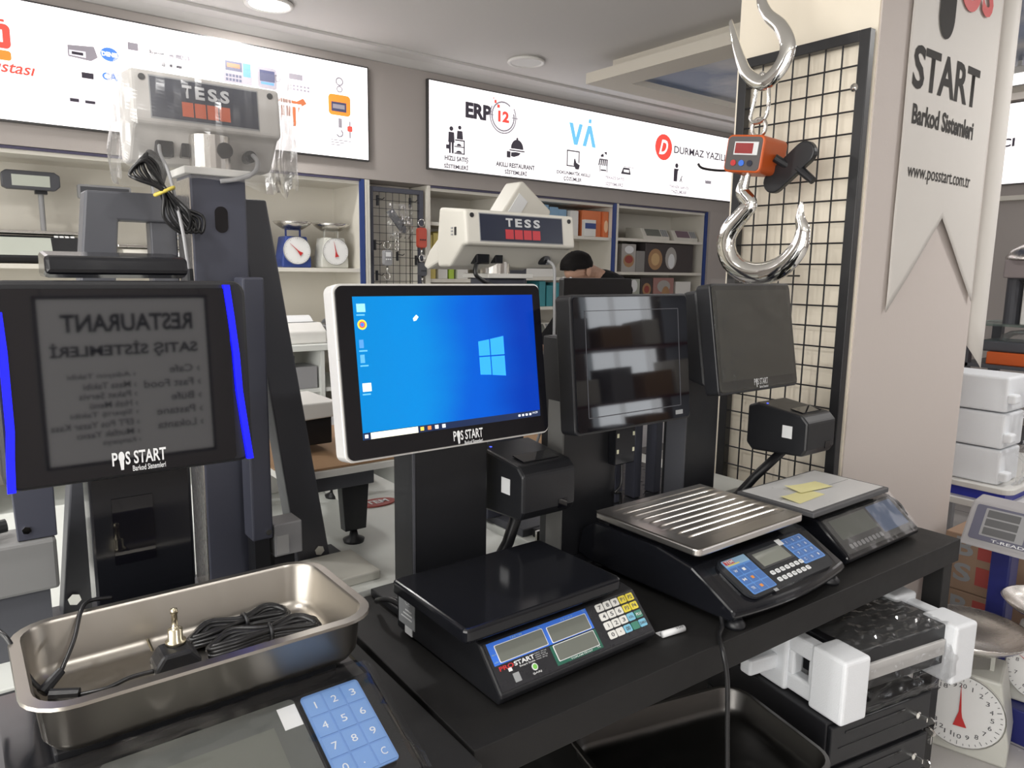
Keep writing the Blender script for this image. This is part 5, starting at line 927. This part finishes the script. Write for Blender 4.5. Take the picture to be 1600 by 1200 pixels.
o = MB().sheet(ban2, 20, 12).build('banner_cloth', BAN, t, smooth=True); sd = o.modifiers.new('thick', 'SOLIDIFY'); sd.thickness = .0012
# crane scale
t = thing('hanging_hook', 'upper chrome hook hanging from a rod above the crane scale', 'hook', (2.0, 1.40, 2.0))
def flat_hook(pts, rs, parent, name='hook_body', thick=.55):
    P = spl(pts, 10); R = []
    for i in range(len(P)):
        f = i / (len(P) - 1) * (len(rs) - 1); k = min(int(f), len(rs) - 2); R.append(rs[k] + (rs[k + 1] - rs[k]) * (f - k))
    b = MB().tube(P, R, 14); cx = sum(p.x for p in P) / len(P); b.v = [(cx + (v[0] - cx) * thick, v[1], v[2]) for v in b.v]
    return b.build(name, CHR, parent, smooth=True)
flat_hook([(2.0, 1.388, 2.30), (2.0, 1.40, 2.26), (2.0, 1.375, 2.21), (2.0, 1.325, 2.16), (2.0, 1.30, 2.10), (2.0, 1.325, 2.045), (2.0, 1.375, 2.018), (2.0, 1.43, 2.05), (2.0, 1.46, 2.10), (2.0, 1.485, 2.16), (2.0, 1.507, 2.225)], [.016, .016, .018, .022, .026, .026, .024, .02, .017, .013, .006], t)
MB().cyl((2.0, 1.388, 2.29), (2.0, 1.388, 2.68), .012).build('rod', CHR, t)
t = thing('crane_scale', 'orange digital crane scale hanging by a chrome carabiner', 'scale', (2.0, 1.40, 1.55))
b = MB().tube(spl([(2.0, 1.376, 2.045), (2.0, 1.358, 2.01), (2.0, 1.352, 1.95), (2.0, 1.362, 1.915), (2.0, 1.39, 1.905), (2.0, 1.412, 1.92), (2.0, 1.402, 1.97), (2.0, 1.392, 2.03)], 8, True), .006, 8, True); b.build('carabiner', CHR, t, smooth=True)
MB().tube([(2.0 + .003, 1.383 + .024 * math.cos(a), 1.89 + .026 * math.sin(a)) for a in [2 * PI * i / 20 for i in range(20)]], .0065, 8, True).build('eye_ring', STL, t, smooth=True)
M = Matrix.Translation((2.0, 1.40, 1.81)) @ Matrix.Rotation(math.radians(-83), 4, 'Z') @ Matrix.Rotation(math.radians(7), 4, 'Y')
MB().rbox(-.062, .062, -.05, .10, -.055, .055, .016, 'y').xf(M).build('housing', ORG, t, .006, seg=3); fp = MB().rbox(-.056, .056, -.052, -.0495, -.049, .049, .012, 'y').xf(M).build('front_panel', mat('grey front film', (.09, .08, .08), .35), t)
MB().box(-.032, .046, -.0545, -.0515, -.004, .034).xf(M).build('display_frame', WHT, fp); MB().box(-.028, .03, -.056, -.054, .0, .03).xf(M).build('display_window', mat('red display', (.3, .03, .03), .25), fp)
for i, m in enumerate((RED, BLP, NVY)): MB().cyl((-.028 + i * .027, -.055, -.028), (-.028 + i * .027, -.051, -.028), .009, n=14).xf(M).build('button', m, fp)
flat_hook([(2.0, 1.412, 1.765), (2.0, 1.42, 1.735), (2.0, 1.425, 1.70), (2.0, 1.395, 1.665), (2.0, 1.415, 1.64), (2.0, 1.462, 1.59), (2.0, 1.475, 1.54), (2.0, 1.452, 1.49), (2.0, 1.40, 1.458), (2.0, 1.335, 1.452), (2.0, 1.27, 1.475), (2.0, 1.222, 1.525), (2.0, 1.21, 1.575), (2.0, 1.222, 1.615), (2.0, 1.221, 1.662)], [.014, .018, .024, .025, .028, .032, .033, .034, .035, .036, .034, .029, .023, .015, .004], t, 'lower_hook', .6)
M2 = Matrix.Translation((2.06, 1.305, 1.77)) @ Matrix.Rotation(-PI / 2, 4, 'Z') @ Matrix.Rotation(math.radians(-38), 4, 'Y')
MB().rbox(-.095, .095, -.012, .012, -.034, .034, .033, 'y').xf(M2).build('rubber_paddle', BLK, t, .004); MB().cyl((.02, 0, -.02), (.035, 0, -.085), .014, .011, n=12).xf(M2).build('paddle_grip', BLK, t); MB().cyl((2.03, 1.34, 1.80), (2.06, 1.31, 1.775), .012).build('paddle_mount', BLK, t)

# ------------------------------------------------------------------ under the table
t = thing('pan_scale', 'black scale with wide dark steel tray on the lower shelf', 'scale', (0, 0, 0))
MB().prism([(-.13, 0), (-.13, .10), (-.1, .14), (.13, .16), (.15, 0)], 'x', -.2, .2).build('housing', BLG, t, .01, loc=(0, 0, 0))
pan(-.225, .225, -.15, .15, .168, .225, .018, .045, t, mat('dark worn steel', (.13, .125, .12), .36, 1), local=True)
t.location = (1.2, .885, .226); t.rotation_euler = (0, 0, math.radians(-14))
def cash(z, lab):
    t = thing('cash_drawer', lab, 'cash drawer', (0, 0, 0), 0, 'stacked cash drawers')
    MB().box(0, .36, .012, .40, 0, .108).build('case', mat('black steel case', (.016, .016, .019), .45), t, .003, loc=(0, 0, 0)); f = MB().box(.004, .356, 0, .012, .006, .102).build('drawer_front', BLK, t, .003, loc=(0, 0, 0))
    MB().box(.05, .26, -.0012, .001, .078, .083).build('media_slot', GLS, f, loc=(0, 0, 0)); MB().box(.03, .33, -.001, .001, .045, .047).build('groove', GLS, f, loc=(0, 0, 0))
    k = MB().cyl((.305, -.006, .055), (.305, .002, .055), .009, n=14).build('lock', CHR, t, loc=(0, 0, 0)); MB().box(.303, .307, -.028, -.006, .05, .06).build('key_blade', CHR, k, loc=(0, 0, 0)); MB().cyl((.3045, -.036, .055), (.3085, -.036, .055), .011, n=14).build('key_bow', CHR, k, loc=(0, 0, 0)); MB().cyl((.304, -.038, .03), (.308, -.038, .032), .012, n=14).build('spare_key_bow', CHR, k, loc=(0, 0, 0)); MB().box(.3045, .3075, -.042, -.034, .0, .02).build('spare_key_blade', CHR, k, loc=(0, 0, 0))
    t.location = (1.505, .752, z); t.rotation_euler = (0, 0, math.radians(-11)); return t
cash(.336, 'upper black cash drawer with keys under the foam packed device'); cash(.226, 'lower black cash drawer under the other drawer')
t = thing('packed_device', 'black device in clear bag held by two white foam end caps', 'package', (0, 0, 0))
MB().box(.06, .42, .03, .22, .045, .15).build('device', BLK, t, .004, loc=(0, 0, 0))
MB().prism([(.04, .10), (.04, .135), (.2, .15), (.2, .115)], 'x', .09, .39).build('device_lid', mat('pale device trim', (.55, .54, .53), .5), t, loc=(0, 0, 0)) if 0 else MB().box(.09, .39, .022, .031, .075, .115).build('pale_strip', mat('pale device trim', (.6, .59, .58), .5), t, .002, loc=(0, 0, 0))
def cap(x, nm, sg):
    xa, xb = (x + .008, x + .045) if sg < 0 else (x + .04, x + .077)
    b = MB().box(x, x + .085, 0, .095, 0, .155).box(x, x + .085, .165, .25, .0, .165).box(xa, xb, .09, .17, .005, .05).box(xa, xb, .09, .17, .105, .15).box(xa, xb, .09, .108, .045, .11).box(xa, xb, .15, .17, .045, .11)
    b.build(nm, FOAM, t, .008, loc=(0, 0, 0), seg=3)
cap(0, 'foam_cap', -1); cap(.395, 'foam_cap', 1)
MB().sheet(lambda u, v: (.075 + .33 * u, .012 - .03 * math.sin(v * PI) * (.5 + .5 * noise.noise((u * 5, v * 5, 1))) + .003 * noise.noise((u * 9, v * 7, 6)), .002 + .105 * v), 50, 30).build('plastic_bag', FLM, t, loc=(0, 0, 0))
MB().sheet(lambda u, v: (.075 + .33 * u, .02 + .2 * v, .155 + .006 * noise.noise((u * 10, v * 12, 9))), 40, 26).build('plastic_bag_top', FLH, t, loc=(0, 0, 0))
MB().box(-.09, .002, .19, .225, .045, .085).build('foam_arm', FOAM, t, .006, loc=(0, 0, 0))
t.location = (1.515, .735, .4455); t.rotation_euler = (0, 0, math.radians(-11))

# ------------------------------------------------------------------ right side
dial_scale('large white dial scale with wide steel pan on the floor beyond the table leg', (2.36, .785, 0), .118, OWB, -.05, True, -PI / 2 + .25, None, ['20', '1', '2', '3', '4', '5', '6', '7', '8', '9', '10', '11', '12', '13', '14', '15', '16', '17', '18', '19'], .155)
dial_scale('second white dial scale cut by the right picture edge', (2.62, .66, .115), .10, OWB, -1.0, True, -PI / 2 + .2, None, ['10', '1', '2', '3', '4', '5', '6', '7', '8', '9'])
t = thing('blue_platform', 'low blue platform with white line under the second dial scale', 'platform', (2.75, .72, 0)); MB().box(2.56, 3.2, .40, .80, 0, .113).build('platform_top', mat('deep blue paint', (.02, .025, .16), .35), t, .004); MB().box(2.56, 3.1, .60, .612, .1131, .1145).build('white_line', WHT, t)
t = thing('price_indicator', 'grey price computing indicator on blue post right of the table', 'scale', (2.75, .80, 0))
BPT = mat('deep blue paint', (.02, .025, .16), .35)
MB().box(2.72, 2.80, .81, .87, .0, .62).build('blue_post', BPT, t, .006)
P0, P1 = (2.60, .60), (2.67, .715)
MB().prism([(2.585, .585), P0, P1, (2.75, .725), (2.78, .60)], 'y', .52, .925).build('indicator_housing', mat('grey violet plastic', (.36, .35, .36), .4), t, .008)
ang = math.atan2(P1[1] - P0[1], P1[0] - P0[0]); L = math.hypot(.07, .115); WD = .385
pn = MB().rbox(.01, WD - .01, .008, L - .008, .001, .003, .008).build('front_panel', mat('slate panel film', (.12, .12, .17), .35), t, loc=Vector((P0[0], .915, P0[1])) - t.location, rot=Euler((ang, 0, -PI / 2)))
prect('lcd_field', GPL, .1, .42, .12, .82, .0006, .003, .003)
for i in range(3): prect('lcd_window', mat('slate lcd', (.12, .12, .125), .2), .12, .36, .16 + i * .22, .34 + i * .22, .0005, .0036, .002)
for r in range(4):
    for c in range(5): prect('key', mat('sea green key', (.1, .35, .28), .4) if r < 3 else WPL, .5 + c * .09, .575 + c * .09, .12 + r * .18, .27 + r * .18, .0008, .003, .001)
ptext('T-READER 71', WHT, .2, .6, .86, .93, .0034, .01)
for i, (z0_, z1_) in enumerate(((.06, .28), (.29, .50))):
    c = thing('cargo_carton', ('lower' if i == 0 else 'upper') + ' brown carton with red and grey lettering behind the blue post', 'box', (3.0, 1.0, z0_ - .06 if i == 0 else z0_), 0, 'lettered brown cartons'); z0b = 0 if i == 0 else z0_ - .008
    ct = MB().box(2.95, 3.25, .75, 1.10, z0b, z1_).build('carton', mat('brown kraft carton', (.33, .22, .15), .8), c, .004)
    for k, ch in enumerate('SB'): wtext(ch, GRP, ct, (2.9485, 1.06, z0_ + .03 + .1 * k), .06, .07, FACEX, .03); MB().box(2.9485, 2.9505, .93, .985, z0_ + .03 + .1 * k, z0_ + .1 + .1 * k).build('red_block', mat('faded red print', (.4, .07, .06), .7), ct)
t = thing('side_bench', 'white topped bench with blue band under the foam box stack', 'bench', (3.6, 1.4, 0)); MB().rbox(3.46, 4.3, 1.06, 1.62, .545, .57, .05).build('white_top', WPL, t, .004); MB().box(3.49, 4.27, 1.09, 1.59, .50, .545).build('blue_band', mat('bright blue band', (.02, .03, .35), .4), t); MB().rbox(3.44, 4.32, 1.04, 1.64, .47, .50, .05).build('lower_board', WPL, t, .004)
for x, y in ((3.5, 1.1), (4.2, 1.1), (3.5, 1.55), (4.2, 1.55)): MB().box(x, x + .04, y, y + .04, 0, .47).build('leg', GPL, t)
for i in range(3):
    z = .571 + i * .158; c = thing('foam_box', ('bottom', 'middle', 'top')[i] + ' white foam packing box of the stack right of the pillar', 'box', (3.6, 1.3, z), 0, 'stacked foam boxes')
    MB().box(3.5, 3.72, 1.125, 1.5, z, z + .152).build('foam_body', FOAM, c, .012, seg=3); MB().box(3.5, 3.56, 1.095, 1.13, z + .02 + .01 * i, z + .06 + .01 * i).build('foam_lug', FOAM, c, .008)
    MB().sheet(lambda u, v: (3.56 + .16 * u, 1.09 - .03 * math.sin(PI * v) + .02 * noise.noise((u * 6, v * 6, i)), z + .15 * v), 16, 16).build('plastic_wrap', FLH, c)
t = thing('side_shelf', 'glass topped side shelf rack behind the foam boxes', 'shelf', (4.9, 1.45, 0))
MB().box(4.6, 5.1, .9, 1.75, 1.185, 1.197).build('glass_shelf', GLASS, t); MB().box(4.6, 5.1, .9, 1.75, .95, .97).build('lower_shelf', DGM, t); MB().box(4.6, 5.1, .9, 1.75, .55, .57).build('bottom_shelf', DGM, t)
for x, y in ((4.6, 1.70), (5.05, 1.70), (4.6, .9), (5.05, .9)): MB().box(x, x + .05, y, y + .05, 0, 1.185).build('upright', DGM, t)
t = thing('crane_scale', 'grey domed hanging scale head above the glass shelf at right edge', 'scale', (4.75, 1.5, 1.2)); MB().lathe([(.0005, 1.645), (.08, 1.63), (.13, 1.60), (.15, 1.565), (.15, 1.55)], (4.74, 1.46, 0), 30).build('dome', STL, t, smooth=True); MB().box(4.62, 4.86, 1.34, 1.58, 1.45, 1.55).build('head_body', mat('mauve grey plastic', (.28, .24, .24), .45), t, .008); MB().cyl((4.7, 1.54, 1.198), (4.7, 1.54, 1.45), .04).build('post', DGM, t); MB().box(4.64, 4.84, 1.36, 1.48, 1.198, 1.44).build('white_body', WPL, t, .006); MB().tube(spl([(4.63, 1.50, 1.44), (4.62, 1.47, 1.42), (4.62, 1.45, 1.36), (4.62, 1.40, 1.34)], 6), .005, 6).build('cable', CAB, t, smooth=True)
t = thing('glass_display', 'dark scale with clear dome and orange base under the glass shelf', 'scale', (4.7, 1.5, .97)); MB().box(4.63, 4.95, 1.3, 1.62, .9705, 1.04).build('orange_base', ORG, t, .006); MB().box(4.65, 4.93, 1.32, 1.68, 1.0405, 1.10).build('dark_body', DGM, t, .01); MB().lathe([(.0005, 1.165), (.06, 1.155), (.1, 1.13), (.11, 1.101)], (4.78, 1.5, 0), 26).build('clear_dome', FLH, t, smooth=True)

# ------------------------------------------------------------------ bending person behind the monitors
def skin(name, pts, edges, m, parent=None, root=0, sub=2):
    me = bpy.data.meshes.new(name); me.from_pydata([p[:3] for p in pts], edges, []); o = bpy.data.objects.new(name, me); COL.objects.link(o)
    o.modifiers.new('skin', 'SKIN'); sv = me.skin_vertices[0].data if me.skin_vertices else None
    if sv is None:
        bm = bmesh.new(); bm.from_mesh(me); bm.verts.layers.skin.verify(); bm.to_mesh(me); bm.free(); sv = me.skin_vertices[0].data
    for i, p in enumerate(pts): sv[i].radius = (p[3], p[4] if len(p) > 4 else p[3]); sv[i].use_root = (i == root)
    s = o.modifiers.new('sub', 'SUBSURF'); s.levels = sub; s.render_levels = sub; me.materials.append(m)
    if parent: o.parent = parent
    for p in me.polygons: p.use_smooth = True
    return o
SKN = mat('skin', (.45, .27, .19), .55); HAIR = mat('black hair', (.006, .005, .005), .7, bump=.6, bscale=400, spec=.15); JKT = mat('black jacket cloth', (.008, .008, .009), .8, spec=.2); TRS = mat('dark trousers', (.02, .022, .03), .8)
pr = thing('person', 'dark haired person in black jacket bending forward behind the monitor', 'person', (3.5, 3.3, 0))
B = [(.0, 0, .93, .12, .10), (-.12, 0, 1.14, .12, .10), (-.28, -.02, 1.385, .13, .10), (-.40, -.05, 1.45, .055), (-.47, -.075, 1.445, .062), (-.545, -.09, 1.462, .078), (-.60, -.10, 1.45, .058), (-.63, -.105, 1.415, .03),
     (-.30, .17, 1.34, .055), (-.42, .2, 1.12, .042), (-.62, .15, .98, .032), (-.70, .12, .97, .03, .015), (-.30, -.2, 1.33, .055), (-.44, -.24, 1.12, .042), (-.64, -.2, .98, .032), (-.72, -.18, .97, .03, .015),
     (.03, .1, .86, .09), (.0, .11, .5, .06), (.03, .11, .1, .04), (-.08, .12, .04, .04, .03), (.03, -.1, .86, .09), (.0, -.11, .5, .06), (.03, -.11, .1, .04), (-.08, -.12, .04, .04, .03)]
E_ = [(0, 1), (1, 2), (2, 3), (3, 4), (4, 5), (5, 6), (6, 7), (2, 8), (8, 9), (9, 10), (10, 11), (2, 12), (12, 13), (13, 14), (14, 15), (0, 16), (16, 17), (17, 18), (18, 19), (0, 20), (20, 21), (21, 22), (22, 23)]
skin('body', B, E_, SKN, pr)
skin('jacket', [(b[0] + .0, b[1], b[2], b[3] + .025, (b[4] if len(b) > 4 else b[3]) + .025) for b in (B[0], B[1], B[2])] + [(-.37, -.045, 1.465, .085, .08)] + [(b[0], b[1], b[2], b[3] + .018) for b in (B[8], B[9], B[10], B[12], B[13], B[14])], [(0, 1), (1, 2), (2, 3), (2, 4), (4, 5), (5, 6), (2, 7), (7, 8), (8, 9)], JKT, pr)
skin('trousers', [(0, 0, .93, .14, .12)] + [(b[0], b[1], b[2], b[3] + .015) for b in (B[16], B[17], B[18], B[20], B[21], B[22])], [(0, 1), (1, 2), (2, 3), (0, 4), (4, 5), (5, 6)], TRS, pr)
for s in (-1, 1): MB().rbox(-.16, .06, s * .11 - .045, s * .11 + .045, 0, .075, .03).build('shoe', BLK, pr, .015, loc=(0, 0, 0))
hm = Matrix.Translation((-.552, -.088, 1.478)) @ Matrix.Rotation(math.radians(-22), 4, 'Y')
def hair(u, v):
    a = 2 * PI * u; t_ = PI * (.53 + .09 * math.cos(a) + .03 * noise.noise((math.cos(a) * 5, math.sin(a) * 5, 3))) * v; n_ = 1 + .05 * noise.noise((math.cos(a) * 4, math.sin(a) * 4, v * 6))
    return tuple(hm @ Vector((.108 * math.sin(t_) * math.cos(a) * n_, .088 * math.sin(t_) * math.sin(a) * n_, .092 * math.cos(t_) * n_)))
MB().sheet(hair, 32, 14).build('hair', HAIR, pr, smooth=True, loc=(0, 0, 0))
MB().ell((-.525, -.168, 1.452), .02, .009, .03).build('ear', SKN, pr, smooth=True, loc=(0, 0, 0)); MB().ell((-.525, -.008, 1.452), .02, .009, .03).build('ear', SKN, pr, smooth=True, loc=(0, 0, 0))
MB().ell((-.645, -.105, 1.388), .018, .014, .018).build('nose', SKN, pr, smooth=True, loc=(0, 0, 0))
for s in (-1, 1): MB().ell((-.634, -.102 + s * .03, 1.412), .006, .012, .008).build('eye', mat('eye', (.6, .6, .6), .2), pr, smooth=True, loc=(0, 0, 0))
MB().ell((-.615, -.105, 1.368), .008, .022, .006).build('mouth', mat('lips', (.35, .15, .12), .5), pr, smooth=True, loc=(0, 0, 0))

# ------------------------------------------------------------------ behind the camera (seen in the black screens)
t = thing('hanging_poster', 'backlit white poster listing restaurant sales systems, mirrored in the left screen', 'poster', (.6, -1.0, .9))
MB().box(.27, .93, -1.03, -1.0, .78, 1.48).build('poster_frame', ALU, t, .003); pp = MB().box(.285, .915, -1.0, -.998, .795, 1.465).build('poster_sheet', emi('lit poster sheet', (235, 232, 230), 1.1), t)
for x in (.3, .9): MB().cyl((x, -1.015, 1.48), (x, -1.015, 2.68), .002, n=6).build('hanging_wire', BLK, t)
PK = mat('poster ink', (.02, .022, .03), .6, var=0)
def pt(s, x, z, w, h, bold=.01): wtext(s, PK, pp, (x, -.9972, z - .14), w, h, FACEB, bold)
pt('RESTAURANT', .86, 1.47, .50, .075, .03); pt('SATIŞ SİSTEMLERİ', .875, 1.36, .56, .07, .03)
for i, s in enumerate(('✓ Cafe', '✓ Fast Food', '✓ Büfe', '✓ Pastane', '✓ Lokanta')): pt(s.replace('✓', '›'), .88, 1.285 - i * .06, .03 * len(s) * .7, .032)
for i, s in enumerate(('Adisyon Takibi', 'Masa Takibi', 'Paket Servis', 'Hızlı Menü', 'Sipariş Takibi', 'EFT Pos Yazar Kasa', 'Mutfak Yazıcı', 'Kampanya')): pt('› ' + s, .62, 1.275 - i * .04, .018 * len(s), .026)
t = thing('window_shelf', 'shelf rack with boxes in front of the front window', 'shelf', (4.6, -2.2, 0))
for x in (3.75, 5.35): MB().box(x, x + .03, -2.35, -2.0, 0, 2.1).build('upright', DGM, t)
for z in (.6, 1.05, 1.5, 2.0): MB().box(3.75, 5.38, -2.35, -2.0, z - .02, z).build('shelf_board', mat('dark red board', (.12, .03, .03), .5), t)
for i, (x, z, w, h) in enumerate(((3.85, 1.05, .3, .2), (4.3, 1.05, .25, .28), (4.7, 1.05, .35, .22), (5.1, 1.05, .2, .3), (3.9, 1.5, .2, .25), (4.25, 1.5, .35, .18), (4.75, 1.5, .2, .22), (4.2, .6, .3, .25), (4.65, .6, .3, .3))):
    tag(MB().box(x, x + w, -2.3, -2.05, z, z + h).build('stock_box', (CRM, GPL, CARD)[i % 3], bev=.004), ('wide cream', 'tall grey', 'brown', 'narrow cream', 'small grey', 'low brown', 'square cream', 'grey', 'brown')[i] + ' stock box on the window shelf, ' + ('middle board left', 'middle board second', 'middle board third', 'middle board right', 'upper board left', 'upper board middle', 'upper board right', 'lower board left', 'lower board right')[i], 'box', 'stock boxes by the window')
